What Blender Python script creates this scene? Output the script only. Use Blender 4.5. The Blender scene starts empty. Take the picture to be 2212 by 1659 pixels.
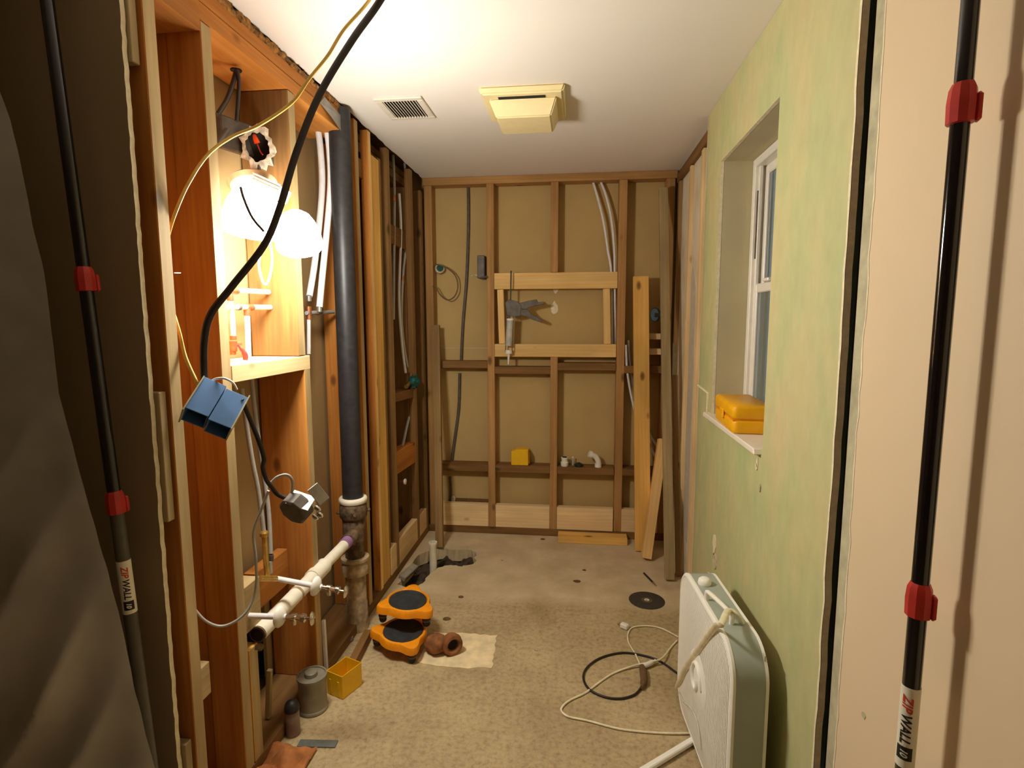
import bpy, bmesh, math, random
from mathutils import Vector, Matrix, Euler, noise
random.seed(7)
C = bpy.context.scene
COL = C.collection

# ------------------------------------------------------------------ camera
FPX, PITCH, YAW, ROLL, CH = 1206.0, .1143, .1162, -.0024, 1.352
cam_d = bpy.data.cameras.new('camera'); cam = bpy.data.objects.new('camera', cam_d); COL.objects.link(cam)
cam_d.sensor_fit = 'HORIZONTAL'; cam_d.sensor_width = 36.0; cam_d.lens = 36.0 * FPX / 2212.0
cam_d.clip_start = .02; cam_d.clip_end = 60
_cy, _sy, _cp, _sp, _cr, _sr = math.cos(YAW), math.sin(YAW), math.cos(PITCH), math.sin(PITCH), math.cos(ROLL), math.sin(ROLL)
FW = Vector((-_sy*_cp, _cy*_cp, -_sp)); RT = Vector((_cy, _sy, 0)); UP = RT.cross(FW)
RT, UP = _cr*RT + _sr*UP, -_sr*RT + _cr*UP
m = Matrix((RT, UP, -FW)).transposed().to_4x4(); m.translation = (0, 0, CH)
cam.matrix_world = m
C.camera = cam

def at(px, py, ax, v):
    """point of the real plane ax = v seen at a pixel of the photograph"""
    d = FW + RT*(px-1106)/FPX - UP*(py-829.5)/FPX
    o = Vector((0, 0, CH)); i = 'xyz'.index(ax)
    return o + d*((v-o[i])/d[i])

# ------------------------------------------------------------------ world, exposure
w = bpy.data.worlds.new('dusk'); C.world = w; w.use_nodes = True
bg = w.node_tree.nodes['Background']; bg.inputs[0].default_value = (.085, .13, .15, 1); bg.inputs[1].default_value = 1.0
C.view_settings.view_transform = 'Standard'; C.view_settings.look = 'None'
C.view_settings.exposure = 0.12; C.view_settings.gamma = 1.0; C.view_settings.use_curve_mapping = False
LAMP_W = 160.0                       # emission of the lit glass shades
LAMP_C = (1.0, .965, .86)

# ------------------------------------------------------------------ materials
def new_mat(name):
    mt = bpy.data.materials.new(name); mt.use_nodes = True
    nt = mt.node_tree; return mt, nt, nt.nodes['Principled BSDF']
def rgb(r, g, b):
    f = lambda c: ((c/255+.055)/1.055)**2.4 if c > 10 else c/255/12.92
    return (f(r), f(g), f(b), 1)
def ramp(nt, pts):
    r = nt.nodes.new('ShaderNodeValToRGB'); e = r.color_ramp.elements
    while len(e) < len(pts): e.new(.5)
    for q, (p, c) in zip(e, pts): q.position = p; q.color = c
    return r
def mix(nt, a, b, fac, mode='MIX'):
    n = nt.nodes.new('ShaderNodeMix'); n.data_type = 'RGBA'; n.blend_type = mode
    for s, v in ((6, a), (7, b), (0, fac)):
        if hasattr(v, 'is_output'): nt.links.new(v, n.inputs[s])
        else: n.inputs[s].default_value = v
    return n.outputs[2]
def tex_coord(nt, scale=(1, 1, 1), kind='Object', rnd=False):
    t = nt.nodes.new('ShaderNodeTexCoord'); mp = nt.nodes.new('ShaderNodeMapping'); mp.inputs['Scale'].default_value = scale
    nt.links.new(t.outputs[kind], mp.inputs[0])
    if rnd:
        oi = nt.nodes.new('ShaderNodeObjectInfo'); mu = nt.nodes.new('ShaderNodeVectorMath'); mu.operation = 'SCALE'
        cb = nt.nodes.new('ShaderNodeCombineXYZ')
        for i in range(3): nt.links.new(oi.outputs['Random'], cb.inputs[i])
        nt.links.new(cb.outputs[0], mu.inputs[0]); mu.inputs['Scale'].default_value = 37.0
        nt.links.new(mu.outputs[0], mp.inputs['Location'])
    return mp.outputs[0]
def noise_n(nt, vec, scale, detail=4, rough=.55):
    n = nt.nodes.new('ShaderNodeTexNoise'); n.inputs['Scale'].default_value = scale
    n.inputs['Detail'].default_value = detail; n.inputs['Roughness'].default_value = rough
    nt.links.new(vec, n.inputs['Vector']); return n.outputs['Fac']
def bump(nt, bs, h, strength, dist=.004):
    b = nt.nodes.new('ShaderNodeBump'); b.inputs['Strength'].default_value = strength; b.inputs['Distance'].default_value = dist
    nt.links.new(h, b.inputs['Height']); nt.links.new(b.outputs[0], bs.inputs['Normal'])
def plain(name, col, rough=.6, metal=0.0, spec=.4, var=.12, scale=30, **kw):
    mt, nt, bs = new_mat(name)
    v = noise_n(nt, tex_coord(nt), scale)
    d = tuple(c*(1-var*1.4) for c in col[:3])+(1,); l = tuple(min(1, c*(1+var)) for c in col[:3])+(1,)
    r = ramp(nt, [(.3, d), (.7, l)]); nt.links.new(v, r.inputs[0]); nt.links.new(r.outputs[0], bs.inputs['Base Color'])
    bs.inputs['Roughness'].default_value = rough; bs.inputs['Metallic'].default_value = metal
    bs.inputs['Specular IOR Level'].default_value = spec
    for k, q in kw.items(): bs.inputs[k].default_value = q
    return mt
def wood(name, dark, light, knot=None, rough=.72, dirt=.0):
    """grain along local Z, sparse knots"""
    mt, nt, bs = new_mat(name)
    v = tex_coord(nt, (1, 1, .09), rnd=True)
    g = noise_n(nt, v, 26, 6, .62)
    r = ramp(nt, [(.25, dark), (.5, tuple((a+b)/2 for a, b in zip(dark, light))), (.75, light)])
    nt.links.new(g, r.inputs[0])
    wv = nt.nodes.new('ShaderNodeTexWave'); wv.inputs['Scale'].default_value = 16; wv.inputs['Distortion'].default_value = 11
    wv.inputs['Detail'].default_value = 2; nt.links.new(tex_coord(nt, (1, .8, .05), rnd=True), wv.inputs['Vector'])
    c = mix(nt, r.outputs[0], tuple(q*.62 for q in dark[:3])+(1,), .0)
    mt2 = nt.nodes.new('ShaderNodeMath'); mt2.operation = 'MULTIPLY'; mt2.inputs[1].default_value = .18
    nt.links.new(wv.outputs['Fac'], mt2.inputs[0])
    c = mix(nt, c, tuple(q*.72 for q in dark[:3])+(1,), mt2.outputs[0])
    vo = nt.nodes.new('ShaderNodeTexVoronoi'); vo.inputs['Scale'].default_value = 7.5; vo.feature = 'F1'
    nt.links.new(tex_coord(nt, (1, 1, .5), rnd=True), vo.inputs['Vector'])
    kr = ramp(nt, [(.0, (1, 1, 1, 1)), (.07, (.75, .75, .75, 1)), (.13, (0, 0, 0, 1))]); nt.links.new(vo.outputs['Distance'], kr.inputs[0])
    c = mix(nt, c, knot or tuple(q*.35 for q in dark[:3])+(1,), kr.outputs[0])
    big = noise_n(nt, tex_coord(nt, (1, 1, .4), rnd=True), 4, 2)
    br = ramp(nt, [(.35, (.8, .78, .74, 1)), (.65, (1.08, 1.06, 1.04, 1))]); nt.links.new(big, br.inputs[0])
    c = mix(nt, c, br.outputs[0], 1.0, 'MULTIPLY')
    nt.links.new(c, bs.inputs['Base Color']); bs.inputs['Roughness'].default_value = rough
    bs.inputs['Specular IOR Level'].default_value = .25
    bump(nt, bs, g, .25, .002)
    return mt

M = {}
M['wood_side'] = wood('framing wood', rgb(172, 102, 38), rgb(214, 146, 70))
M['wood_face'] = wood('dusty framing edge', rgb(172, 144, 98), rgb(208, 182, 136))
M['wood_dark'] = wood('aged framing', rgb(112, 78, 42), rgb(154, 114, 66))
M['wood_darkface'] = wood('aged framing edge', rgb(140, 108, 66), rgb(176, 142, 94))
M['wood_back'] = wood('back stud', rgb(160, 116, 68), rgb(200, 156, 98))
M['wood_new'] = wood('fresh pine', rgb(240, 190, 116), rgb(254, 220, 154), knot=rgb(150, 92, 42))
M['wood_yellow'] = wood('yellow pine', rgb(232, 174, 88), rgb(252, 208, 122), knot=rgb(120, 70, 28))
M['wood_pale'] = wood('pale pine blocking', rgb(234, 200, 146), rgb(252, 224, 176), knot=rgb(160, 112, 70))
M['wood_grey'] = wood('weathered strip', rgb(150, 130, 92), rgb(192, 170, 126))
M['brown_paper'] = plain('back of wallboard', rgb(174, 144, 98), .85, var=.07, scale=5)
M['white_ceiling'] = plain('ceiling paint', rgb(238, 230, 222), .75, var=.015, scale=3)
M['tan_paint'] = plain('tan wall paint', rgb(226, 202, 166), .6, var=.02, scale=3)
M['drywall_core'] = plain('broken gypsum edge', rgb(236, 222, 188), .9, var=.1, scale=60)
M['grey_paper'] = plain('torn grey wallboard paper', rgb(190, 182, 150), .9, var=.15, scale=25)
M['dark_void'] = plain('dark cavity', rgb(30, 20, 12), .95)
M['black_plastic'] = plain('black pipe plastic', rgb(42, 40, 40), .45, var=.25, scale=40)
M['black_cable'] = plain('black rubber', rgb(44, 34, 32), .45)
M['pole_black'] = plain('glossy black pole', rgb(22, 18, 20), .12, var=.3, scale=30, **{'Coat Weight': .6})
M['pole_dark'] = plain('dull grey pole', rgb(88, 82, 68), .4)
M['red_plastic'] = plain('red plastic', rgb(190, 52, 44), .4)
M['label_white'] = plain('white label', rgb(235, 228, 205), .5, var=.03)
M['ink_black'] = plain('black print', rgb(35, 32, 30), .6)
M['ink_red'] = plain('red print', rgb(214, 70, 40), .6)
M['white_plastic'] = plain('white plastic', rgb(240, 234, 222), .35, var=.03)
M['pvc'] = plain('white drain pipe', rgb(236, 226, 206), .4, var=.06)
M['purple'] = plain('purple primer', rgb(150, 110, 150), .6)
M['white_hose'] = plain('white tubing', rgb(232, 228, 228), .4, var=.05)
M['grey_tube'] = plain('grey tubing', rgb(176, 172, 164), .45, var=.08)
M['copper'] = plain('copper fitting', rgb(190, 120, 82), .4, metal=.7, var=.25)
M['brass'] = plain('brass fitting', rgb(208, 168, 88), .35, metal=.8, var=.2)
M['chrome'] = plain('chrome', rgb(225, 222, 215), .15, metal=1.0, var=.03)
M['steel'] = plain('galvanised steel', rgb(168, 165, 158), .4, metal=.7, var=.12)
M['dark_steel'] = plain('dark painted metal', rgb(98, 90, 82), .55, metal=.3, var=.2)
M['cast_iron'] = plain('rusty cast iron', rgb(104, 82, 60), .85, var=.5, scale=45)
M['cast_pale'] = plain('pale scaled pipe', rgb(176, 152, 116), .85, var=.35, scale=35)
M['blue_box'] = plain('blue box plastic', rgb(74, 118, 172), .55, var=.05)
M['blue_shade'] = plain('blue box plastic in shade', rgb(32, 50, 72), .6)
M['yellow_plastic'] = plain('yellow plastic', rgb(238, 186, 24), .45, var=.05)
M['amber_plastic'] = plain('amber yellow case', rgb(246, 178, 10), .42, var=.04)
M['orange_plastic'] = plain('orange plastic', rgb(246, 152, 20), .45, var=.08)
M['black_foam'] = plain('black foam pad', rgb(48, 50, 50), .75, var=.25)
M['cream_wire'] = plain('cream cable sheath', rgb(244, 232, 200), .5)
M['yellow_wire'] = plain('yellow cable sheath', rgb(222, 184, 92), .5)
M['green_plastic'] = plain('dark green valve body', rgb(20, 84, 76), .5)
M['teal_dark'] = plain('dark teal box', rgb(34, 62, 74), .5)
M['ivory'] = plain('ivory plastic', rgb(240, 222, 170), .45, var=.03)
M['vent_white'] = plain('vent enamel', rgb(225, 216, 200), .45, var=.03)
M['vent_dark'] = plain('duct inside', rgb(40, 34, 28), .9)
M['fan_side'] = plain('grey blue fan housing', rgb(170, 176, 166), .45, var=.03)
M['fan_white'] = plain('fan grille plastic', rgb(252, 248, 236), .45, var=.02)
M['fan_inner'] = plain('fan interior', rgb(214, 206, 186), .6)
M['rust_brown'] = plain('rust brown leather', rgb(138, 86, 48), .75, var=.35)
M['brown_card'] = plain('brown crumpled paper', rgb(176, 110, 58), .85, var=.3, scale=12)
M['can_grey'] = plain('dusty grey can', rgb(150, 142, 124), .5, metal=.3, var=.12)
M['marble'] = plain('marble sill', rgb(240, 230, 212), .35, var=.05, scale=8)
M['plaster'] = plain('loose plaster', rgb(206, 190, 160), .95, var=.3, scale=60)
M['dirt'] = plain('damp soil', rgb(72, 58, 44), 1.0, var=.5, scale=40)
M['disc'] = plain('dark abrasive disc', rgb(64, 58, 50), .7, var=.2, scale=60)
M['orange_nut'] = plain('orange wire nut', rgb(255, 84, 24), .45)
M['seal_brown'] = plain('brown plug rubber', rgb(110, 82, 54), .6)

def mat_green():
    mt, nt, bs = new_mat('sage green wallboard'); v = tex_coord(nt, (1, 1, .55))
    n = noise_n(nt, v, 5, 6, .6); n2 = noise_n(nt, v, 22, 4, .6)
    r = ramp(nt, [(.3, rgb(206, 190, 140)), (.5, rgb(196, 192, 140)), (.7, rgb(178, 188, 134))]); nt.links.new(n, r.inputs[0])
    r2 = ramp(nt, [(.3, (.92, .92, .9, 1)), (.7, (1.04, 1.04, 1.03, 1))]); nt.links.new(n2, r2.inputs[0])
    nt.links.new(mix(nt, r.outputs[0], r2.outputs[0], 1.0, 'MULTIPLY'), bs.inputs['Base Color'])
    bs.inputs['Roughness'].default_value = .7; bump(nt, bs, n2, .15); return mt
M['green_wall'] = mat_green()
def mat_floor():
    mt, nt, bs = new_mat('concrete slab')
    v = tex_coord(nt)
    n = noise_n(nt, v, 3.2, 7, .6); n2 = noise_n(nt, v, 52, 7, .72)
    r = ramp(nt, [(.3, rgb(168, 147, 108)), (.55, rgb(188, 165, 124)), (.75, rgb(204, 182, 139))]); nt.links.new(n, r.inputs[0])
    r2 = ramp(nt, [(.32, (.66, .62, .55, 1)), (.5, (.98, .98, .98, 1)), (.66, (1.13, 1.12, 1.10, 1))]); nt.links.new(n2, r2.inputs[0])
    coarse = mix(nt, r.outputs[0], r2.outputs[0], 1.0, 'MULTIPLY')
    nz = noise_n(nt, v, 6, 5, .6)
    rz = ramp(nt, [(.3, rgb(190, 168, 132)), (.7, rgb(218, 197, 160))]); nt.links.new(nz, rz.inputs[0])
    s = nt.nodes.new('ShaderNodeSeparateXYZ'); nt.links.new(v, s.inputs[0])
    ad = nt.nodes.new('ShaderNodeMath'); ad.operation = 'ADD'; nt.links.new(s.outputs['Y'], ad.inputs[0])
    m3 = nt.nodes.new('ShaderNodeMath'); m3.operation = 'MULTIPLY'; m3.inputs[1].default_value = .12
    nt.links.new(noise_n(nt, v, 9, 4), m3.inputs[0]); nt.links.new(m3.outputs[0], ad.inputs[1])
    mr = nt.nodes.new('ShaderNodeMapRange'); mr.inputs[1].default_value = 2.56; mr.inputs[2].default_value = 2.66
    nt.links.new(ad.outputs[0], mr.inputs[0])
    c = mix(nt, coarse, rz.outputs[0], mr.outputs[0])
    st = ramp(nt, [(.30, (.62, .58, .52, 1)), (.4, (1, 1, 1, 1))]); nt.links.new(noise_n(nt, v, 2.3, 3), st.inputs[0])
    c = mix(nt, c, st.outputs[0], .4, 'MULTIPLY')
    nt.links.new(c, bs.inputs['Base Color']); bs.inputs['Roughness'].default_value = .85
    bump(nt, bs, n2, .35, .004); return mt
M['floor'] = mat_floor()
def mat_block():
    mt, nt, bs = new_mat('skimmed masonry'); v = tex_coord(nt, (1, 1, .6))
    n = noise_n(nt, v, 7, 5)
    r = ramp(nt, [(.35, rgb(214, 198, 166)), (.5, rgb(226, 214, 188)), (.7, rgb(234, 226, 206))]); nt.links.new(n, r.inputs[0])
    nt.links.new(r.outputs[0], bs.inputs['Base Color']); bs.inputs['Roughness'].default_value = .9; bump(nt, bs, n, .2); return mt
M['masonry'] = mat_block()
def mat_lamp():
    mt = bpy.data.materials.new('lit frosted glass'); mt.use_nodes = True; nt = mt.node_tree; nt.nodes.clear()
    e = nt.nodes.new('ShaderNodeEmission'); o = nt.nodes.new('ShaderNodeOutputMaterial')
    e.inputs[0].default_value = LAMP_C + (1,); e.inputs[1].default_value = LAMP_W
    nt.links.new(e.outputs[0], o.inputs[0]); return mt
M['lamp'] = mat_lamp(); M['lamp_dim'] = mat_lamp(); M['lamp_dim'].node_tree.nodes['Emission'].inputs[1].default_value = LAMP_W*.09
def mat_glass():
    mt, nt, bs = new_mat('window glass'); bs.inputs['Base Color'].default_value = (.9, .95, .95, 1)
    bs.inputs['Transmission Weight'].default_value = 1; bs.inputs['Roughness'].default_value = .02; bs.inputs['IOR'].default_value = 1.45
    return mt
M['glass'] = mat_glass()
def mat_sheet():
    mt, nt, bs = new_mat('milky plastic sheeting')
    n = noise_n(nt, tex_coord(nt), 3, 4)
    r = ramp(nt, [(.3, rgb(160, 158, 150)), (.7, rgb(205, 200, 190))]); nt.links.new(n, r.inputs[0]); nt.links.new(r.outputs[0], bs.inputs['Base Color'])
    bs.inputs['Roughness'].default_value = .3; bs.inputs['Alpha'].default_value = .8; return mt
M['sheet'] = mat_sheet()

# ------------------------------------------------------------------ mesh helpers
class MB:
    def __init__(s): s.v = []; s.f = []; s.m = []; s.bev = 0
    def add(s, vs, fs, mi=0, X=None):
        b = len(s.v); s.v += [(X @ Vector(q)) if X else Vector(q) for q in vs]
        s.f += [tuple(b+i for i in q) for q in fs]; s.m += ([mi]*len(fs) if isinstance(mi, int) else list(mi)); return s
    def box(s, a, b, mi=0, X=None):
        (x0, y0, z0), (x1, y1, z1) = a, b
        vs = [(x0, y0, z0), (x1, y0, z0), (x1, y1, z0), (x0, y1, z0), (x0, y0, z1), (x1, y0, z1), (x1, y1, z1), (x0, y1, z1)]
        # faces: bottom, top, -y, +x, +y, -x
        return s.add(vs, [(0, 3, 2, 1), (4, 5, 6, 7), (0, 1, 5, 4), (1, 2, 6, 5), (2, 3, 7, 6), (3, 0, 4, 7)], mi, X)
    def tube(s, pts, r, n=10, sub=0, mi=0, flat=1.0):
        P = [Vector(p) for p in pts]
        if sub and len(P) > 2: P = spline(P, sub)
        rs = r if isinstance(r, (list, tuple)) else None
        b = len(s.v); up = Vector((0, 0, 1)); last = None
        for i, p in enumerate(P):
            t = (P[min(i+1, len(P)-1)]-P[max(i-1, 0)])
            if t.length < 1e-9: t = Vector((0, 0, 1))
            t.normalize()
            if last is None:
                a = t.cross(up) if abs(t.z) < .95 else t.cross(Vector((0, 1, 0)))
            else: a = last - t*last.dot(t)
            a.normalize(); last = a; c = t.cross(a)
            rr = rs[min(len(rs)-1, int(round(i*(len(rs)-1)/max(1, len(P)-1))))] if rs else r
            for k in range(n):
                g = 2*math.pi*k/n; s.v.append(p + a*math.cos(g)*rr + c*math.sin(g)*rr*flat)
        for i in range(len(P)-1):
            for k in range(n):
                s.f.append((b+i*n+k, b+i*n+(k+1) % n, b+(i+1)*n+(k+1) % n, b+(i+1)*n+k)); s.m.append(mi)
        s.f.append(tuple(b+k for k in reversed(range(n)))); s.f.append(tuple(b+(len(P)-1)*n+k for k in range(n))); s.m += [mi, mi]
        return s
    def lathe(s, prof, n=24, X=None, mi=0, caps=True, sx=1, sy=1):
        b = len(s.v)
        for (r, z) in prof:
            for k in range(n):
                g = 2*math.pi*k/n; q = Vector((r*math.cos(g)*sx, r*math.sin(g)*sy, z)); s.v.append(X @ q if X else q)
        for i in range(len(prof)-1):
            for k in range(n):
                s.f.append((b+i*n+k, b+i*n+(k+1) % n, b+(i+1)*n+(k+1) % n, b+(i+1)*n+k)); s.m.append(mi)
        if caps:
            s.f.append(tuple(b+k for k in reversed(range(n)))); s.f.append(tuple(b+(len(prof)-1)*n+k for k in range(n))); s.m += [mi, mi]
        return s
    def prism(s, poly, z0, z1, X=None, mi=0):
        n = len(poly)
        vs = [(x, y, z0) for x, y in poly] + [(x, y, z1) for x, y in poly]
        fs = [tuple(reversed(range(n))), tuple(range(n, 2*n))] + [(i, (i+1) % n, n+(i+1) % n, n+i) for i in range(n)]
        return s.add(vs, fs, mi, X)
    def build(s, name, mats, parent=None, smooth=None, bevel=0, origin=None, recalc=True, seg=1):
        me = bpy.data.meshes.new(name); o = bpy.data.objects.new(name, me); COL.objects.link(o)
        ow = Vector(origin) if origin is not None else (wloc(parent) if parent else Vector((0, 0, 0)))
        me.from_pydata([q-ow for q in s.v], [], s.f)
        for mt in (mats if isinstance(mats, (list, tuple)) else [mats]): me.materials.append(M[mt] if isinstance(mt, str) else mt)
        for p, mi in zip(me.polygons, s.m): p.material_index = mi
        bm = bmesh.new(); bm.from_mesh(me)
        if recalc: bmesh.ops.recalc_face_normals(bm, faces=bm.faces)
        if bevel: bmesh.ops.bevel(bm, geom=bm.edges[:], offset=bevel, segments=seg, affect='EDGES', clamp_overlap=True)
        bm.to_mesh(me); bm.free()
        if smooth:
            for p in me.polygons: p.use_smooth = True
            me.set_sharp_from_angle(angle=math.radians(smooth))
        if parent: o.parent = parent; o.location = ow - wloc(parent)
        else: o.location = ow
        return o
def wloc(o):
    l = Vector(o.location)
    while o.parent: o = o.parent; l = l + Vector(o.location)
    return l
def spline(P, sub):
    out = []
    for i in range(len(P)-1):
        p0, p1, p2, p3 = P[max(i-1, 0)], P[i], P[i+1], P[min(i+2, len(P)-1)]
        for k in range(sub):
            t = k/sub
            out.append(.5*((2*p1)+(-p0+p2)*t+(2*p0-5*p1+4*p2-p3)*t*t+(-p0+3*p1-3*p2+p3)*t**3))
    out.append(P[-1]); return out
def tag(o, label=None, cat=None, group=None, kind=None):
    if label: o['label'] = label
    if cat: o['category'] = cat
    if group: o['group'] = group
    if kind: o['kind'] = kind
    return o
def thing(name, label, cat, loc=(0, 0, 0), group=None):
    o = bpy.data.objects.new(name, None); COL.objects.link(o); o.location = loc; o.empty_display_size = .05
    return tag(o, label, cat, group)
def frame(p, z, x=(1, 0, 0)):
    """matrix with local Z along z, local X near x, origin p"""
    z = Vector(z).normalized(); x = Vector(x); x = (x - z*x.dot(z)).normalized(); y = z.cross(x)
    m_ = Matrix((x, y, z)).transposed().to_4x4(); m_.translation = Vector(p); return m_
def board(name, a, b, wx, wy, xdir, mats, parent=None, mi=None, bevel=.0015, warp=0):
    """a plank from a to b (centre line); wx across xdir, wy across the other way; grain runs along it"""
    a, b = Vector(a), Vector(b); L = (b-a).length; X = frame((a+b)/2, b-a, xdir)
    mb = MB().box((-wx/2, -wy/2, -L/2), (wx/2, wy/2, L/2), mi if mi is not None else 0)
    me_o = mb.build(name, mats, None, bevel=bevel)
    if parent: me_o.parent = parent; X.translation = X.translation - wloc(parent)
    me_o.matrix_local = X
    return me_o

XL, XR, YB, H = -.936, .55, 3.386, 2.2
BX = -1.115         # back of the left wall cavity
BY = 3.48           # back of the rear wall cavity

# ================================================================== SETTING
# ---- floor with the broken-out trench
def build_floor():
    hole = [(-.905, 2.66), (-.86, 2.635), (-.80, 2.64), (-.775, 2.74), (-.752, 2.86), (-.70, 2.905), (-.64, 2.90), (-.585, 2.912), (-.555, 2.96), (-.57, 3.03), (-.565, 3.09), (-.62, 3.125), (-.70, 3.11), (-.78, 3.135), (-.85, 3.10), (-.895, 3.03), (-.90, 2.88), (-.905, 2.76)]
    hh = []
    for i, p in enumerate(hole):
        q = hole[(i+1) % len(hole)]
        for k in range(4):
            t = k/4; j = .009
            hh.append((p[0]+(q[0]-p[0])*t+random.uniform(-j, j), p[1]+(q[1]-p[1])*t+random.uniform(-j, j)))
    outer = [(-3.2, -3.6), (.7, -3.6), (.7, 3.55), (-1.2, 3.55), (-1.2, 1.2), (-3.2, 1.2)]
    bm = bmesh.new()
    def loop(ps):
        vs = [bm.verts.new((x, y, 0)) for x, y in ps]
        return [bm.edges.new((vs[i], vs[(i+1) % len(vs)])) for i in range(len(vs))], vs
    e1, _ = loop(outer); e2, hv = loop(hh)
    bmesh.ops.triangle_fill(bm, use_beauty=True, edges=e1+e2)
    # drop any triangle that fell inside the trench
    def inside(x, y):
        c = False; n = len(hh)
        for i in range(n):
            (x1, y1), (x2, y2) = hh[i], hh[i-1]
            if (y1 > y) != (y2 > y) and x < (x2-x1)*(y-y1)/(y2-y1)+x1: c = not c
        return c
    bad = [f for f in bm.faces if inside(f.calc_center_median().x, f.calc_center_median().y)]
    if bad: bmesh.ops.delete(bm, geom=bad, context='FACES_ONLY')
    low = [bm.verts.new((v.co.x+random.uniform(-.006, .006), v.co.y+random.uniform(-.006, .006), -.07)) for v in hv]
    for i in range(len(hv)):
        j = (i+1) % len(hv); bm.faces.new((hv[i], hv[j], low[j], low[i]))
    for f in bm.faces:
        if abs(f.normal.z) > .5 and f.normal.z < 0: f.normal_flip()
    me = bpy.data.meshes.new('floor'); bm.to_mesh(me); bm.free(); me.materials.append(M['floor'])
    o = bpy.data.objects.new('floor', me); COL.objects.link(o); o['kind'] = 'structure'
    mb = MB(); N = 26
    for j in range(N+1):
        for i in range(N+1):
            x = -.96+.44*i/N; y = 2.58+.6*j/N
            mb.v.append(Vector((x, y, -.075+.05*noise.noise(Vector((x*14, y*14, 1)))+.02*noise.noise(Vector((x*40, y*40, 3))))))
    for j in range(N):
        for i in range(N): a = j*(N+1)+i; mb.f.append((a, a+1, a+N+2, a+N+1)); mb.m.append(0)
    mb.build('trench_soil', 'dirt', o, smooth=60)
    # pale square of thinset left on the slab
    pts = [(-.62, 2.02), (-.47, 2.0), (-.318, 2.015), (-.322, 2.13), (-.33, 2.24), (-.45, 2.245), (-.6, 2.235)]
    q = []
    for i, p in enumerate(pts):
        n_ = pts[(i+1) % len(pts)]
        for k in range(5): q.append((p[0]+(n_[0]-p[0])*k/5+random.uniform(-.005, .005), p[1]+(n_[1]-p[1])*k/5+random.uniform(-.005, .005)))
    pm = plain('pale thinset', rgb(236, 214, 170), .9, var=.14, scale=18)
    MB().prism(q, -.001, .0022).build('pale_patch', pm, o)
    # small chips lying loose in the slab surface
    for (px, py, r) in ((1172, 1165, .016), (1085, 1211, .006), (995, 1290, .014), (965, 1337, .018), (1262, 1232, .012), (1246, 1256, .018), (1158, 1405, .008)):
        c = at(px, py, 'z', 0)
        g = [(c.x+r*(.8+.4*random.random())*math.cos(a), c.y+.8*r*(.8+.4*random.random())*math.sin(a)) for a in [k*math.pi/4 for k in range(8)]]
        MB().prism(g, -.001, .003).build('floor_chip', 'cast_pale' if r < .01 else 'seal_brown', o)
    return o
floor = build_floor()

# ---- ceiling
def build_ceiling():
    # ragged left edge over the torn strip
    mb = MB(); xs = []
    ys = [1.1+i*.05 for i in range(int((3.4-1.1)/.05)+1)]
    top = [(-.936+random.uniform(-.006, .004), y) for y in ys]
    mb.prism([(.7, -3.6), (.7, 3.55), (-.93, 3.55)] + list(reversed(top)) + [(-.936, 1.09), (-1.0, 1.16), (-3.2, 1.16), (-3.2, -3.6)], H, H+.013)
    o = mb.build('ceiling', ['white_ceiling']); o['kind'] = 'structure'
    MB().box((-3.2, -3.6, H+.06), (.7, 3.55, H+.08)).build('ceiling_decking', 'wood_dark', o)
    # crumbling plaster left along the top of the framing
    mb = MB(); N = 90; K = 8
    for i in range(N+1):
        y = 1.175+1.08*i/N
        for k in range(K):
            g = 2*math.pi*k/K; r = .011*(1+.9*noise.noise(Vector((y*60, k*1.3, 0))))
            mb.v.append(Vector((-.945+r*math.cos(g)*1.1, y+.006*noise.noise(Vector((y*50, k, 5))), 2.187+r*math.sin(g)*1.3)))
    for i in range(N):
        for k in range(K): mb.f.append((i*K+k, i*K+(k+1) % K, (i+1)*K+(k+1) % K, (i+1)*K+k)); mb.m.append(0)
    d = mb.build('torn_plaster_edge', plain('crumbled plaster', rgb(150, 104, 52), 1, var=.75, scale=55), o, smooth=40)
    # bent flashing tab by the pipe
    a = at(688, 225, 'x', -.93)
    MB().add([(-.93, 2.06, 2.165), (-.93, 2.20, 2.15), (-.925, 2.185, 2.085), (-.925, 2.10, 2.11), (-.935, 2.03, 2.135)], [(0, 1, 2, 3, 4)]).build('metal_tab', 'steel', o, recalc=False)
    return o
ceiling = build_ceiling()

# ---- left wall: wallboard of the next room seen through the open framing
wall_left = MB()
wall_left.box((BX-.013, 1.17, .33), (BX, BY, 2.3)).box((BX-.013, 1.17, -.02), (BX, 1.6, .33)).box((BX-.013, 1.80, -.02), (BX, BY, .33))
wall_left = wall_left.build('wall_left', 'brown_paper'); wall_left['kind'] = 'structure'
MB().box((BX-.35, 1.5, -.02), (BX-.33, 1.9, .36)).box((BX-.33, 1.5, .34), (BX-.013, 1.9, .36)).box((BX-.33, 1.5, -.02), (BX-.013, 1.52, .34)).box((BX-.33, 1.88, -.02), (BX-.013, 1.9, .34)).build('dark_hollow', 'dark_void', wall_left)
F6 = [0, 0, 0, 1, 0, 0]       # the +x side gets the dusty face
def stud(y0, y1, z0=0.045, z1=2.092, depth=.093, x1=XL, mats=('wood_side', 'wood_face'), name='stud', dy=0, parent=None):
    yc = (y0+y1)/2
    return board(name, (x1-depth/2, yc+dy, z0), (x1-depth/2, yc, z1), depth, y1-y0, (1, 0, 0), list(mats), parent or wall_left, F6, .002)
OLD = ('wood_dark', 'wood_darkface')
stud(1.183, 1.222)                                             # A
stud(1.376, 1.418); stud(1.380, 1.419, x1=XL-.094, depth=.083, mats=('wood_side', 'wood_side'))
stud(1.424, 1.466, z0=.045, z1=.40, mats=('wood_yellow', 'wood_face'))
stud(1.798, 1.842, z0=1.232, depth=.17, mats=('wood_dark', 'wood_face'))                       # C above the shelf; colour darkened to offset the lamp's glare on it
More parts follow.
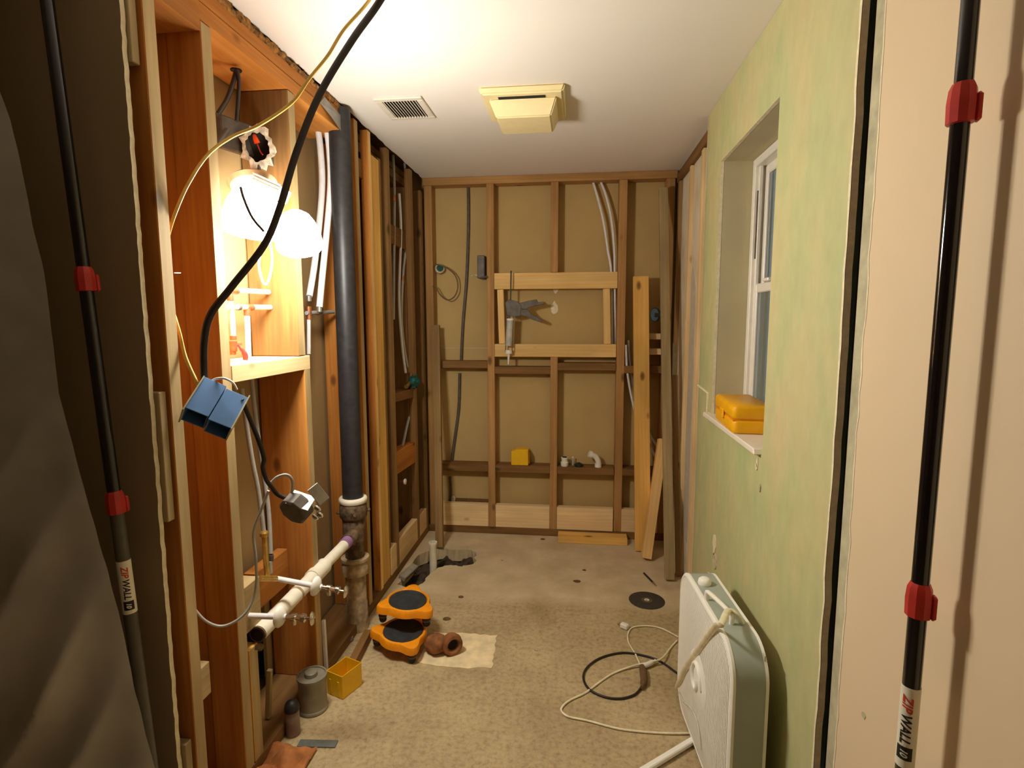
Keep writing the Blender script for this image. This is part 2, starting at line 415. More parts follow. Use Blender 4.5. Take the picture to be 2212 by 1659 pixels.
stud(1.828, 1.870, z1=1.185, depth=.17)
stud(2.345, 2.385, z1=2.19, depth=.034)
stud(2.345, 2.385, x1=XL-.036, depth=.13, mats=('wood_side', 'wood_side'))
stud(2.395, 2.432, x1=XL-.036, depth=.06, mats=OLD)
stud(2.488, 2.524, z1=2.19, depth=.036, x1=XL+.004, mats=('wood_side', 'wood_new'))
stud(2.530, 2.640, z1=2.10, x1=XL-.002, depth=.04, mats=('wood_yellow', 'wood_yellow'))
stud(2.650, 2.688, z1=2.118, x1=XL-.01, mats=OLD)
for ya, yb in ((2.745, 2.788), (3.135, 3.180)):
    stud(ya, yb, z1=2.19, depth=.034, mats=OLD); stud(ya, yb, x1=XL-.036, depth=.13, mats=OLD)
stud(3.335, 3.378, z1=2.118, depth=.09, mats=OLD)
stud(1.95, 1.99, x1=-1.03, depth=.08, z1=2.092, mats=('wood_side', 'wood_side'))
def hboard(a, b, wx, wz, mats, parent, name='blocking', mi=None):      # runs level; wx across x or y, wz high
    d = (Vector(b)-Vector(a)); return board(name, a, b, wz, wx, (0, 0, 1), mats, parent, mi)
hboard((XL-.085, 1.17, 2.115), (XL-.085, 2.28, 2.115), .17, .043, 'wood_side', wall_left, 'top_plate')
hboard((XL-.087, 1.17, 2.158), (XL-.087, 2.28, 2.158), .17, .040, 'wood_side', wall_left, 'top_plate')
hboard((XL-.12, 2.285, 2.140), (XL-.12, 3.38, 2.140), .11, .043, 'wood_dark', wall_left, 'top_plate')
hboard((XL-.12, 2.285, 2.183), (XL-.12, 3.38, 2.183), .11, .030, 'wood_dark', wall_left, 'top_plate')
hboard((XL-.085, 1.19, .022), (XL-.085, 3.38, .022), .17, .044, 'wood_dark', wall_left, 'bottom_plate')
hboard((XL-.0735, 1.223, 2.13), (XL-.0735, 1.375, 2.13), .15, .13, 'wood_side', wall_left, 'header_block')
hboard((XL-.085, 1.42, 1.206), (XL-.085, 1.872, 1.206), .17, .048, 'wood_pale', wall_left, 'shelf_block')
hboard((XL-.06, 1.223, .40), (XL-.06, 1.30, .40), .05, .09, 'wood_face', wall_left)
# short blocks and let-in pieces
a = at(560, 1190, 'x', -1.06); hboard((-1.05, 1.62, .47), (-1.05, 1.826, .47), .04, .13, 'wood_side', wall_left)
hboard((-1.0, 1.42, .52), (-1.0, 1.50, .52), .12, .14, 'wood_face', wall_left)
hboard((-1.0, 2.65, .60), (-1.0, 2.744, .60), .05, .10, 'wood_side', wall_left)
hboard((-.955, 2.66, .103), (-.955, 3.375, .085), .036, .165, 'wood_pale', wall_left, 'base_board')
hboard((-.99, 2.79, 1.80), (-.99, 3.134, 1.80), .04, .10, 'wood_dark', wall_left)
hboard((-.99, 2.79, .95), (-.99, 3.134, .93), .09, .05, 'wood_dark', wall_left)
hboard((-.97, 2.79, .60), (-.97, 3.134, .58), .06, .12, 'wood_side', wall_left)
hboard((-1.09, 3.181, .50), (-1.0, 3.334, .48), .05, .05, 'wood_dark', wall_left)
hboard((-1.0, 2.432, 2.02), (-1.0, 2.744, 2.02), .08, .08, 'wood_dark', wall_left)
# scraps nailed beside the cut wallboard edge
def near_scrap(z0, z1, w_):
    board('blocking', (-.962, 1.166, z0), (-.962, 1.166, z1), w_, .022, (1, 0, 0), 'wood_grey', wall_left)
near_scrap(1.90, 2.18, .034); near_scrap(.885, 1.19, .040); near_scrap(.0, .32, .04)
MB().tube([at(376, 590, 'x', -.95), at(390, 590, 'x', -.95)+Vector((.0, .0, 0))], .0012, 6).build('nail', 'steel', wall_left)

# ---- rear wall
wall_back = MB().box((BX, BY, -.05), (.70, BY+.013, 2.3)).build('wall_back', plain('grey brown wallboard', rgb(192, 162, 106), .85, var=.05, scale=4)); wall_back['kind'] = 'structure'
def bstud(x0, x1, z0=.045, z1=2.155, mats='wood_back', dx=0):
    return board('stud', ((x0+x1)/2+dx, YB+.046, z0), ((x0+x1)/2, YB+.046, z1), x1-x0, .092, (1, 0, 0), mats, wall_back, bevel=.002)
bstud(-.927, -.880); bstud(-.547, -.503); bstud(-.163, -.118, 1.634); bstud(-.160, -.116, z1=1.127); bstud(.233, .280, dx=.004); bstud(.50, .548)
def bh(x0, x1, z0, z1, mats='wood_dark', d=.092, y=YB, name='blocking', tilt=0):
    return board(name, (x0, y+d/2, (z0+z1)/2), (x1, y+d/2, (z0+z1)/2+tilt), z1-z0, d, (0, 0, 1), mats, wall_back)
bh(-.935, .56, 2.156, 2.199, 'wood_back', name='top_plate')
bh(-.935, .56, 0.0, .044, 'wood_dark', name='bottom_plate')
for x0, x1, z in ((-.879, -.548, 1.078), (-.502, -.161, 1.045), (-.115, .232, 1.07), (.281, .5, 1.055)): bh(x0, x1, z-.022, z+.022)
for x0, x1, z in ((-.879, -.548, .425), (-.502, -.161, .425), (-.115, .232, .425), (.281, .5, .425)): bh(x0, x1, z-.022, z+.022)
for x0, x1 in ((-.878, -.548), (-.502, -.161), (-.115, .232), (.281, .5)): bh(x0, x1, .046, .19, 'wood_pale', d=.04, name='base_board')
bh(-.502, .232, 1.536, 1.632, 'wood_new', d=.04, name='frame_rail'); bh(-.502, .232, 1.128, 1.206, 'wood_new', d=.04, name='frame_rail')
for xa, xb in ((-.486, -.448), (.149, .190)):
    board('frame_stile', ((xa+xb)/2+.01, YB+.03, 1.207), ((xa+xb)/2, YB+.03, 1.535), xb-xa, .04, (1, 0, 0), 'wood_new', wall_back)
bh(.40, .499, 1.235, 1.27, 'wood_pale', d=.09); bh(.40, .499, 1.145, 1.18, 'wood_pale', d=.09)
def blob_patch(c, rx, rz, nrm, mat, parent, name, th=.003, seed=0, jag=.35):
    random.seed(seed); n = Vector(nrm); X = frame(c, n, (0, 0, 1))
    pts = [((1-jag/2+jag*random.random())*rz*math.cos(g), (1-jag/2+jag*random.random())*rx*math.sin(g)) for g in [k*2*math.pi/11 for k in range(11)]]
    return MB().prism(pts, -.001, th, X).build(name, mat, parent)
blob_patch((-.136, BY, 1.545), .017, .03, (0, -1, 0), 'drywall_core', wall_back, 'paper_tear', seed=1)
blob_patch((-.142, BY, 1.425), .023, .038, (0, -1, 0), 'drywall_core', wall_back, 'paper_tear', seed=2)
MB().box((-.87, BY-.002, 1.172), (-.55, BY, 1.178)).build('board_joint', 'grey_paper', wall_back)
MB().box((-.78, BY-.004, .10), (-.55, BY, .196)).build('wallboard_gap', 'wood_dark', wall_back)
blob_patch((-.79, BY-.012, .19), .014, .025, (0, -1, 0), 'plaster', wall_back, 'plaster_lump', th=.01, seed=5)

# ---- right wall
wall_right = thing('wall_right', None, None); wall_right['kind'] = 'structure'
WX = .537
def jag_line(x, y, z0, z1, n, j):
    return [(y+random.uniform(-j, j), z0+(z1-z0)*i/n) for i in range(n+1)]
random.seed(11)
def panel():
    Y0, Y1 = 1.215, 2.535; wy0, wy1, wz0, wz1 = 1.66, 2.288, .975, 1.95
    near = jag_line(0, Y0, 0, 2.199, 44, .0035); far = jag_line(0, Y1, 0, 2.199, 30, .004)
    mb = MB()
    def slab(poly):     # poly in (y,z)
        n = len(poly); vs = [(WX, y, z) for y, z in poly]+[(WX+.013, y, z) for y, z in poly]
        fs = [tuple(range(n)), tuple(reversed(range(n, 2*n)))]; mi = [0, 0]
        for i in range(n):
            j = (i+1) % n; fs.append((i, j, n+j, n+i)); mi.append(1)
        mb.add(vs, fs, mi)
    slab(near + [(wy0, 2.199), (wy0, 0)])
    slab([(wy1, 0), (wy1, 2.199)] + list(reversed(far)))
    slab([(wy0, 0), (wy0, wz0), (wy1, wz0), (wy1, 0)]); slab([(wy0, wz1), (wy0, 2.199), (wy1, 2.199), (wy1, wz1)])
    mb.build('green_wallboard', ['green_wall', 'drywall_core'], wall_right)
    # reveals of the window recess
    mb = MB(); t = .013
    mb.box((WX+.012, wy1, wz0), (.70, wy1+t, wz1+t)).box((WX+.012, wy0-t, wz0), (.70, wy0, wz1+t)).box((WX+.012, wy0, wz1), (.70, wy1, wz1+t))
    mb.build('window_reveal', plain('reveal board', rgb(196, 184, 146), .75, var=.05, scale=5), wall_right)
    # cream strip of gypsum exposed at both cut edges
    for base, nm, sgn in ((near, 'torn_edge', 1), (far, 'torn_edge', -1)):
        vs = []; fs = []
        for i, (y, z) in enumerate(base):
            w_ = .006+.004*random.random()
            vs += [(WX-.0012, y, z), (WX-.0012, y+sgn*w_, z)]
        for i in range(len(base)-1): fs.append((2*i, 2*i+1, 2*i+3, 2*i+2))
        MB().add(vs, fs).build(nm, 'drywall_core', wall_right, recalc=False)
panel()
# masonry and furring seen past the board
MB().box((.575, 2.30, -.02), (.60, BY, 2.3)).build('masonry_face', 'masonry', wall_right)
MB().box((.72, 1.1, -.02), (.74, 2.6, .97)).box((.72, 1.1, 1.96), (.74, 2.6, 2.3)).box((.72, 1.1, .97), (.74, 1.64, 1.96)).box((.72, 2.30, .97), (.74, 2.6, 1.96)).build('masonry_face', 'masonry', wall_right)
for y, w_, mt in ((2.72, .045, 'wood_pale'), (3.00, .03, 'wood_pale'), (3.32, .05, 'wood_darkface')):
    board('furring_strip', (.566, y, .0), (.566, y, 2.12), .02, w_, (1, 0, 0), mt, wall_right)
hboard((.58, 2.54, 2.15), (.58, 3.38, 2.15), .05, .05, 'wood_dark', wall_right, 'top_plate')
for (y, z0, z1, c) in ((2.70, .0, 1.50, 'a'), (2.93, .2, 1.62, 'b'), (2.68, 1.62, 2.08, 'c')):
    MB().add([(.5745, y-.075, z0), (.5745, y+.07, z0), (.5745, y+.072, z1-.05), (.5745, y+.01, z1), (.5745, y-.07, z1-.12)], [(0, 1, 2, 3, 4)]).build('skim_patch', plain('grey skim', rgb(202, 192, 172), .9, var=.06), wall_right, recalc=False)
# slot left by the removed partition, and the broken patches
board('stud', (.60, 1.192, 0), (.60, 1.192, 2.19), .05, .12, (1, 0, 0), 'wood_dark', wall_right)
blob_patch((WX, 2.152, .49), .022, .04, (-1, 0, 0), 'drywall_core', wall_right, 'broken_patch', seed=3)
blob_patch((WX, 2.140, .425), .026, .035, (-1, 0, 0), 'plaster', wall_right, 'broken_patch', seed=4)
blob_patch((WX, 1.694, .930), .006, .016, (-1, 0, 0), 'drywall_core', wall_right, 'paint_chip', seed=6)
blob_patch((WX, 1.70, .915), .008, .012, (-1, 0, 0), 'drywall_core', wall_right, 'paint_chip', seed=7)
blob_patch((WX, 1.66, .862), .006, .014, (-1, 0, 0), 'grey_paper', wall_right, 'paint_chip', seed=8)
MB().tube([at(1508, 832, 'x', WX-.001), at(1530, 850, 'x', WX-.001), at(1526, 905, 'x', WX-.001)], [.006, .006, .003], 6).build('torn_seam', 'drywall_core', wall_right)
# marble sill, broken at its near end
sill = MB().add([(.515, 1.668, .958), (.515, 2.34, .958), (.68, 2.34, .958), (.68, 1.661, .958), (.515, 1.675, .976), (.515, 2.335, .976), (.68, 2.335, .976), (.68, 1.661, .976), ], [(0, 3, 2, 1), (4, 5, 6, 7), (0, 1, 5, 4), (1, 2, 6, 5), (2, 3, 7, 6), (3, 0, 4, 7)]).build('trim_1', 'marble', bevel=.003)
sill['kind'] = 'structure'

# ---- window
def build_window():
    root = thing('window_1', None, None, (.69, 1.97, .976)); root['kind'] = 'structure'
    x0, x1 = .655, .715; y0, y1, z0, z1 = 1.661, 2.287, .977, 1.949
    f = MB(); t = .03
    f.box((x0, y1-t, z0), (x1, y1, z1)).box((x0, y0, z0), (x1, y0+t, z1)).box((x0, y0+t, z1-t), (x1, y1-t, z1)).box((x0, y0+t, z0), (x1, y1-t, z0+t))
    f.build('window_frame', 'white_plastic', root, bevel=.003)
    s2 = MB()       # inner stops
    for y in (y1-t-.018, y0+t+.0): s2.box((x0+.012, y, z0+t), (x0+.024, y+.018, z1-t))
    s2.build('window_stop', 'white_plastic', root, bevel=.002)
    def sash(name, xa, xb, za, zb):
        s = MB(); q = .034
        s.box((xa, y1-t-q, za), (xb, y1-t-.001, zb)).box((xa, y0+t+.001, za), (xb, y0+t+q, zb)).box((xa, y0+t+q, zb-q), (xb, y1-t-q, zb)).box((xa, y0+t+q, za), (xb, y1-t-q, za+q))
        o = s.build(name, 'white_plastic', root, bevel=.004)
        MB().box(((xa+xb)/2-.002, y0+t+q, za+q), ((xa+xb)/2+.002, y1-t-q, zb-q)).build('pane', 'glass', o)
        return o
    sash('lower_sash', .668, .688, z0+t, 1.485); sash('upper_sash', .690, .710, 1.452, z1-t)
    MB().box((.652, 2.05, 1.485), (.672, 2.11, 1.497)).build('sash_lock', 'white_plastic', root, bevel=.003)
    MB().box((.664, y1-t-.012, 1.58), (.669, y1-t-.004, 1.83)).build('balance_slot', 'dark_steel', root)
build_window()

# ---- hallway: the room the photographer stands in
wall_hall_right = thing('wall_hall_right', None, None); wall_hall_right['kind'] = 'structure'
random.seed(3)
def hall_right():
    MB().box((WX+.0015, -3.6, 0), (WX+.013, 1.165, 2.199)).build('grey_paper_layer', 'grey_paper', wall_hall_right)
    e = jag_line(0, 1.128, 0, 2.199, 60, .0035); vs = [(WX, y, z) for y, z in e]; n = len(e)
    poly = [(WX, -3.6, 2.199), (WX, -3.6, 0)]
    mb = MB(); P_ = poly[1:] + vs + poly[:1]; k = len(P_)
    allv = P_ + [(WX+.0014, y, z) for x, y, z in P_]
    fs = [tuple(range(k))]; mi = [0]
    for i in range(1, k-2): fs.append((i, i+1, k+i+1, k+i)); mi.append(1)
    mb.add(allv, fs, mi); mb.build('painted_layer', ['tan_paint', 'drywall_core'], wall_hall_right, recalc=False)
    st = []; fs = []
    for i, (y, z) in enumerate(e): st += [(WX-.0006, y, z), (WX-.0006, y-.003-.003*random.random(), z)]
    for i in range(len(e)-1): fs.append((2*i, 2*i+2, 2*i+3, 2*i+1))
    MB().add(st, fs).build('torn_edge', 'drywall_core', wall_hall_right, recalc=False)
    blob_patch((WX, 1.03, .62), .007, .006, (-1, 0, 0), 'grey_paper', wall_hall_right, 'scuff', th=.0012, seed=9)
hall_right()
def hall_left():
    e = [(-.953+random.uniform(-.0015, .0012), 2.2*i/110) for i in range(111)]
    poly = [(-3.2, 0)] + e + [(-3.2, 2.2)]
    X = Matrix(((1, 0, 0, 0), (0, 0, 1, 0), (0, 1, 0, 0), (0, 0, 0, 1)))
    n = len(poly); mb = MB()
    vs = [(x, 1.140, z) for x, z in poly] + [(x, 1.153, z) for x, z in poly]
    fs = [tuple(range(n)), tuple(reversed(range(n, 2*n)))] + [(i, (i+1) % n, n+(i+1) % n, n+i) for i in range(n)]
    mb.add(vs, fs, [0, 0]+[1 if 0 < i < n-2 else 0 for i in range(n)])
    o = mb.build('wall_hall_left', [plain('wall paint darkened for shade', rgb(150, 130, 98), .7, var=.03, scale=3), 'drywall_core']); o['kind'] = 'structure'  # darker than the other hall walls, the shade put into its colour
    return o
hall_left()
o = MB().box((-3.22, -3.6, 0), (-3.2, 1.2, 2.2)).build('wall_hall_side', 'tan_paint'); o['kind'] = 'structure'
o = MB().box((-3.2, -3.62, 0), (.7, -3.6, 2.2)).build('wall_hall_back', 'tan_paint'); o['kind'] = 'structure'

# ================================================================== PLUMBING
# tall black vent pipe, cast hub below
pc = at(748, 250, 'y', 2.235); PXc, PYc = -.951, 2.235
t = thing('drain_stack', 'black vertical vent pipe standing in a rusty cast iron drain hub, left framing', 'pipe', (PXc, PYc, 0))
MB().tube([(PXc, PYc, .585), (PXc, PYc, 2.185)], .043, 28).build('black_pipe', 'black_plastic', t, smooth=50)
MB().lathe([(.044, .575), (.056, .575), (.060, .583), (.060, .592), (.056, .598), (.050, .600), (.044, .598)], 28, Matrix.Translation((PXc, PYc, 0)), caps=False).build('hub_ring', 'pvc', t, smooth=40)
MB().lathe([(.050, .505), (.058, .515), (.058, .560), (.052, .574), (.046, .576)], 24, Matrix.Translation((PXc, PYc, 0))).build('hub', 'cast_iron', t, smooth=50)
MB().lathe([(.040, .31), (.042, .40), (.048, .45), (.048, .50), (.044, .506)], 22, Matrix.Translation((PXc, PYc, 0))).build('wye_body', 'cast_iron', t, smooth=50)
MB().lathe([(.044, .25), (.056, .256), (.058, .295), (.052, .315), (.06, .318), (.06, .33), (.042, .332)], 24, Matrix.Translation((PXc, PYc, 0))).build('lower_hub', 'cast_pale', t, smooth=50)
MB().lathe([(.047, -.02), (.047, .12), (.044, .125), (.044, .252)], 22, Matrix.Translation((PXc, PYc, 0))).build('lower_pipe', 'cast_pale', t, smooth=50)
for k in range(4):
    g = k*1.6+.4; MB().lathe([(.0, 0), (.008, 0), (.008, .01), (.005, .014)], 8, frame((PXc+.057*math.cos(g), PYc+.057*math.sin(g), .535), (math.cos(g), math.sin(g), 0), (0, 0, 1))).build('bolt', 'cast_iron', t)
# white drain arm
A_ = at(757, 1163, 'x', -.93); B_ = at(557, 1370, 'x', -.93)
t2 = thing('drain_pipe', 'white plastic drain pipe sloping out of the cast iron hub, with an open stained end', 'pipe', B_)
d_ = (A_-B_).normalized(); L_ = (A_-B_).length
MB().tube([B_+d_*L_*.60, A_], .021, 20).build('narrow_pipe', 'pvc', t2, smooth=50)
MB().tube([B_+d_*.004, B_+d_*L_*.52], .025, 20).build('pipe', 'pvc', t2, smooth=50)
MB().tube([B_+d_*L_*.50, B_+d_*L_*.64], .0295, 20).build('coupling', 'pvc', t2, smooth=50)
MB().tube([B_+d_*L_*.33, B_+d_*L_*.345], .0262, 20).build('joint_ring', 'cast_pale', t2, smooth=50)
MB().tube([B_+d_*L_*.90, B_+d_*L_*.965], .0245, 20).build('purple_ring', 'purple', t2, smooth=50)
MB().tube([A_-d_*.03, A_+d_*.03], .029, 20).build('inlet_collar', 'cast_iron', t2, smooth=50)
MB().tube([B_-d_*.003, B_+d_*.004], [.025, .025], 20).build('stained_rim', 'cast_iron', t2, smooth=50)
MB().tube([B_-d_*.0045, B_-d_*.003], .020, 20).build('bore', 'dark_void', t2)
tag(MB().tube([at(545, 1398, 'x', -.945), at(562, 1398, 'x', -.945)], .012, 8).build('pipe_scale', 'cast_iron', t2))
# shut-off stubs
def shutoff(p0, p1, p2, label, seedling):
    P0, P1, P2 = Vector(p0), Vector(p1), Vector(p2); u = (P2-P0).normalized()
    t = thing('shutoff_valve', label, 'valve', P1)
    MB().tube([P0, P1+u*.02], .0085, 14).build('supply_stub', 'white_hose', t, smooth=50)
    MB().lathe([(.0, -.004), (.030, -.006), (.031, -.001), (.026, .006), (.012, .014)], 24, frame(P1, u, (0, 0, 1)), sy=.95).build('escutcheon', 'white_plastic', t, smooth=50)
    Q = P1+u*.014
    MB().lathe([(.008, 0), (.008, .02), (.012, .022), (.012, .034), (.008, .036), (.009, .05), (.012, .052), (.012, .062), (.006, .064)], 16, frame(Q, u, (0, 0, 1))).build('valve_body', 'chrome', t, smooth=40)
    R_ = Q+u*.064
    MB().tube([R_, R_+u*.018], .004, 10).build('stem', 'chrome', t)
    MB().lathe([(0, 0), (.013, 0), (.017, .003), (.013, .008), (0, .009)], 18, frame(R_+u*.016, u, (0, 0, 1)), sx=1.25, sy=.8).build('handle', 'chrome', t, smooth=50)
    MB().tube([Q+u*.028, Q+u*.028+Vector((0, 0, -.022))], .006, 10).build('outlet', 'chrome', t)
def stub_pts(y, za, pxs):
    return [at(px, py, 'y', y) for px, py in pxs]
v1 = stub_pts(1.60, 0, ((598, 1250), (683, 1266), (738, 1277))); v2 = stub_pts(1.44, 0, ((534, 1330), (605, 1332), (652, 1337)))
shutoff(v1[0], v1[1], v1[2], 'chrome shutoff valve on a white stub, the one nearer the black stack', 0)
shutoff(v2[0], v2[1], v2[2], 'chrome shutoff valve on a white stub near the open end of the drain pipe', 1)
# water lines
def line(name, label, pts, r, mat, cat='pipe', fits=(), group=None, n=10, sub=6):
    P_ = [Vector(p) for p in pts]; t = thing(name, label, cat, P_[0], group)
    MB().tube(P_, r, n, sub).build('tube', mat, t, smooth=60)
    for k, (p, u, rr, ll, mt) in enumerate(fits):
        p = Vector(p); u = Vector(u).normalized(); MB().tube([p-u*ll/2, p+u*ll/2], rr, 12).build('fitting', mt, t, smooth=50)
    return t
X1 = -1.03
def A(px, py, x=X1): return at(px, py, 'x', x)
Z = (0, 0, 1); Yv = (0, 1, 0)
line('water_line', 'white horizontal water pipe above another, just under the lamp shades', [A(503, 627), A(580, 631)], .0085, 'white_hose', fits=((A(505, 628), Yv, .0105, .03, 'copper'), (A(497, 642), Z, .0095, .02, 'copper')))
line('water_line', 'lower white horizontal pipe with copper tee, under the upper horizontal one', [A(492, 663), A(584, 664)], .0085, 'white_hose', fits=((A(515, 663), Yv, .0105, .012, 'dark_steel'), (A(538, 664), Yv, .0105, .035, 'copper'), (A(534, 674), Z, .0105, .022, 'copper')))
t = line('water_line', 'white riser with copper valve and red lever behind the shelf block', [A(497, 645), A(502, 690), A(504, 725)], .0075, 'white_hose', fits=((A(504, 730), Z, .010, .012, 'copper'), (A(503, 748), Z, .013, .03, 'copper'), (A(510, 744), Yv, .010, .03, 'copper'), (A(503, 762), Z, .01, .012, 'copper')))
MB().tube([A(514, 745, -1.01), A(524, 757, -1.0), A(530, 768, -.995), A(530, 778, -.995)], [.004, .006, .008, .007], 10, 4).build('red_lever', 'red_plastic', t, smooth=60)
line('water_line', 'straight white riser from the copper tee down to the shelf block', [A(534, 682), A(537, 775)], .0085, 'white_hose')
line('supply_hose', 'thick white hose curving down right of the lamp, left one of the pair', [A(683, 250), A(692, 320), A(696, 400), A(688, 500), A(678, 580), A(668, 640)], .0125, 'white_hose', fits=((A(667, 645), Z, .010, .02, 'steel'), ), sub=8, n=14)
line('supply_hose', 'thick white hose curving down beside the black vent pipe, right one of the pair', [A(704, 262, -1.0), A(712, 330, -1.0), A(714, 400, -1.0), A(706, 500, -1.0), A(697, 590, -1.0), A(690, 664, -1.0)], .0125, 'white_hose', fits=((A(690, 668, -1.0), Z, .010, .02, 'steel'), ), sub=8, n=14)
line('water_line', 'short horizontal pipe with brass tee crossing beside the black vent pipe', [A(662, 676), A(720, 674)], .008, 'grey_tube', fits=((A(667, 676), Z, .011, .05, 'copper'), (A(689, 675), Yv, .011, .03, 'steel')))
line('water_line', 'thin white pipe dropping right of the shelf block end', [A(667, 688), A(667, 765)], .0075, 'white_hose')
# below the shelf
line('water_line', 'thin grey riser leaning from the blue box to the brass valve', [A(522, 840, -1.0), A(533, 920, -.99), A(546, 1000, -.98), A(558, 1060, -.97), A(570, 1150, -.96)], .0068, 'grey_tube')
t = line('water_line', 'grey riser joining the long brass stop near the floor block', [A(543, 815, -1.03), A(552, 900, -1.02), A(566, 1000, -1.0), A(580, 1100, -.98), A(585, 1195, -.97)], .0068, 'grey_tube', fits=((A(585, 1205, -.97), Z, .009, .02, 'dark_steel'), (A(584, 1225, -.97), Z, .0065, .04, 'grey_tube')))
t = thing('brass_stop', 'upright brass pipe and elbow feeding the white valve stub, below the grey risers', 'pipe', A(575, 1255, -.95))
MB().tube([A(571, 1152, -.955), A(574, 1200, -.95), A(578, 1252, -.945)], .0085, 14, 4).build('brass_pipe', 'brass', t, smooth=60)
MB().lathe([(.010, 0), (.013, .004), (.013, .014), (.010, .018)], 12, frame(A(571, 1160, -.955), Z)).build('brass_nut', 'brass', t)
MB().tube([A(560, 1250, -.945), A(595, 1250, -.94)], .010, 12).build('brass_elbow', 'brass', t, smooth=60)
# tub/shower rough-in in the far bay
Xs = -.975
def B2(px, py): return at(px, py, 'x', Xs)
line('shower_riser', 'thin grey tube at left in the far shower bay, coming from the ceiling', [B2(849, 335), B2(852, 420), B2(851, 560), B2(850, 690)], .0075, 'grey_tube', fits=((B2(851, 428), Z, .0095, .03, 'copper'), ))
line('shower_riser', 'long thin tube curving from the middle of the shower bay to the green valve', [B2(862, 418), B2(866, 500), B2(862, 640), B2(868, 740), B2(876, 805)], .0078, 'white_hose')
line('shower_riser', 'thin grey tube at right in the far shower bay, bent in the middle', [B2(874, 352), B2(880, 440), B2(878, 520), B2(870, 600), B2(868, 700), B2(878, 780), B2(887, 805)], .0075, 'grey_tube', fits=((B2(880, 448), Z, .0095, .03, 'copper'), (B2(870, 605), Z, .0095, .04, 'copper')))
line('tub_drop', 'grey tube curving down from the green valve to the wooden block', [B2(890, 842), B2(888, 880), B2(878, 925), B2(869, 966)], .0078, 'grey_tube')
g = at(888, 824, 'x', -.955)
t = thing('shower_valve', 'dark green round shower valve body on the left framing near the rear wall', 'valve', g)
MB().lathe([(0, 0), (.03, 0), (.034, .006), (.034, .03), (.026, .04), (.012, .042), (.012, .055), (0, .055)], 20, frame(g, (1, -.25, 0), Z)).build('valve_cover', 'green_plastic', t, smooth=40)
MB().tube([g+Vector((0, -.10, -.02)), g+Vector((0, 0, 0))], .011, 10).build('brass_inlet', 'brass', t, smooth=50)
MB().tube([g+Vector((.0, 0, -.05)), g+Vector((0, 0, .05))], .012, 10).build('brass_body', 'copper', t, smooth=50)
for k in range(6):
    a_ = k*math.pi/3; q = g+Vector((.02, -.005, 0))+Vector((.0, .034*math.cos(a_), .034*math.sin(a_)))
    MB().box((-.008, -.007, -.006), (.012, .007, .006), 0, Matrix.Translation(q) @ Euler((a_, 0, 0)).to_matrix().to_4x4()).build('lug', 'green_plastic', t)
g = at(868, 1040, 'x', -.96)
t = thing('tub_spout_stub', 'short capped pipe end poking out under the block in the shower bay', 'pipe', g)
MB().tube([g+Vector((-.05, 0, 0)), g+Vector((.015, 0, .0))], .012, 12).build('stub', 'copper', t, smooth=50)
MB().lathe([(.012, 0), (.016, .002), (.016, .01), (.008, .012)], 14, frame(g+Vector((.013, 0, 0)), (1, 0, 0), Z)).build('cap', 'white_plastic', t, smooth=50)
# rear wall: pipes right
line('water_line', 'thin white pipe arching down the rear wall, left one of the pair', [at(1280, 389, 'y', 3.45), at(1292, 430, 'y', 3.44), at(1304, 480, 'y', 3.43), at(1313, 540, 'y', 3.44), at(1321, 600, 'y', 3.45), at(1322, 760, 'y', 3.465)], .0075, 'white_hose', sub=8)
line('water_line', 'thin white pipe arching down the rear wall, right one beside the stud', [at(1296, 388, 'y', 3.45), at(1310, 425, 'y', 3.44), at(1321, 475, 'y', 3.43), at(1327, 540, 'y', 3.43), at(1328, 600, 'y', 3.44), at(1329, 760, 'y', 3.465)], .0075, 'white_hose', sub=8)
line('water_line', 'white pipe slanting behind the upright yellow board, upper of the pair', [at(1357, 735, 'y', 3.44), at(1362, 800, 'y', 3.44), at(1376, 870, 'y', 3.44), at(1400, 930, 'y', 3.44), at(1422, 968, 'y', 3.44)], .007, 'white_hose')
line('water_line', 'white pipe slanting behind the upright yellow board, lower of the pair', [at(1352, 745, 'y', 3.40), at(1356, 810, 'y', 3.40), at(1372, 890, 'y', 3.40), at(1396, 945, 'y', 3.40), at(1420, 995, 'y', 3.40)], .007, 'white_hose')
# grey conduit at left of the rear wall
line('flat_cable', 'dark grey cable running down the rear wall from the top plate', [at(1011, 392, 'y', 3.468), at(1012, 480, 'y', 3.468), at(1008, 600, 'y', 3.468), at(1000, 700, 'y', 3.468), at(996, 790, 'y', 3.468)], .009, 'dark_steel', 'cable')
line('flat_cable', 'dark grey cable in the lower left bay of the rear wall', [at(993, 806, 'y', 3.468), at(991, 880, 'y', 3.468), at(982, 950, 'y', 3.468), at(975, 1002, 'y', 3.468)], .009, 'dark_steel', 'cable')
line('flat_cable', 'dark cable below the low blocking in the rear left corner', [at(972, 1030, 'y', 3.468), at(974, 1060, 'y', 3.468), at(971, 1090, 'y', 3.468)], .007, 'dark_steel', 'cable')
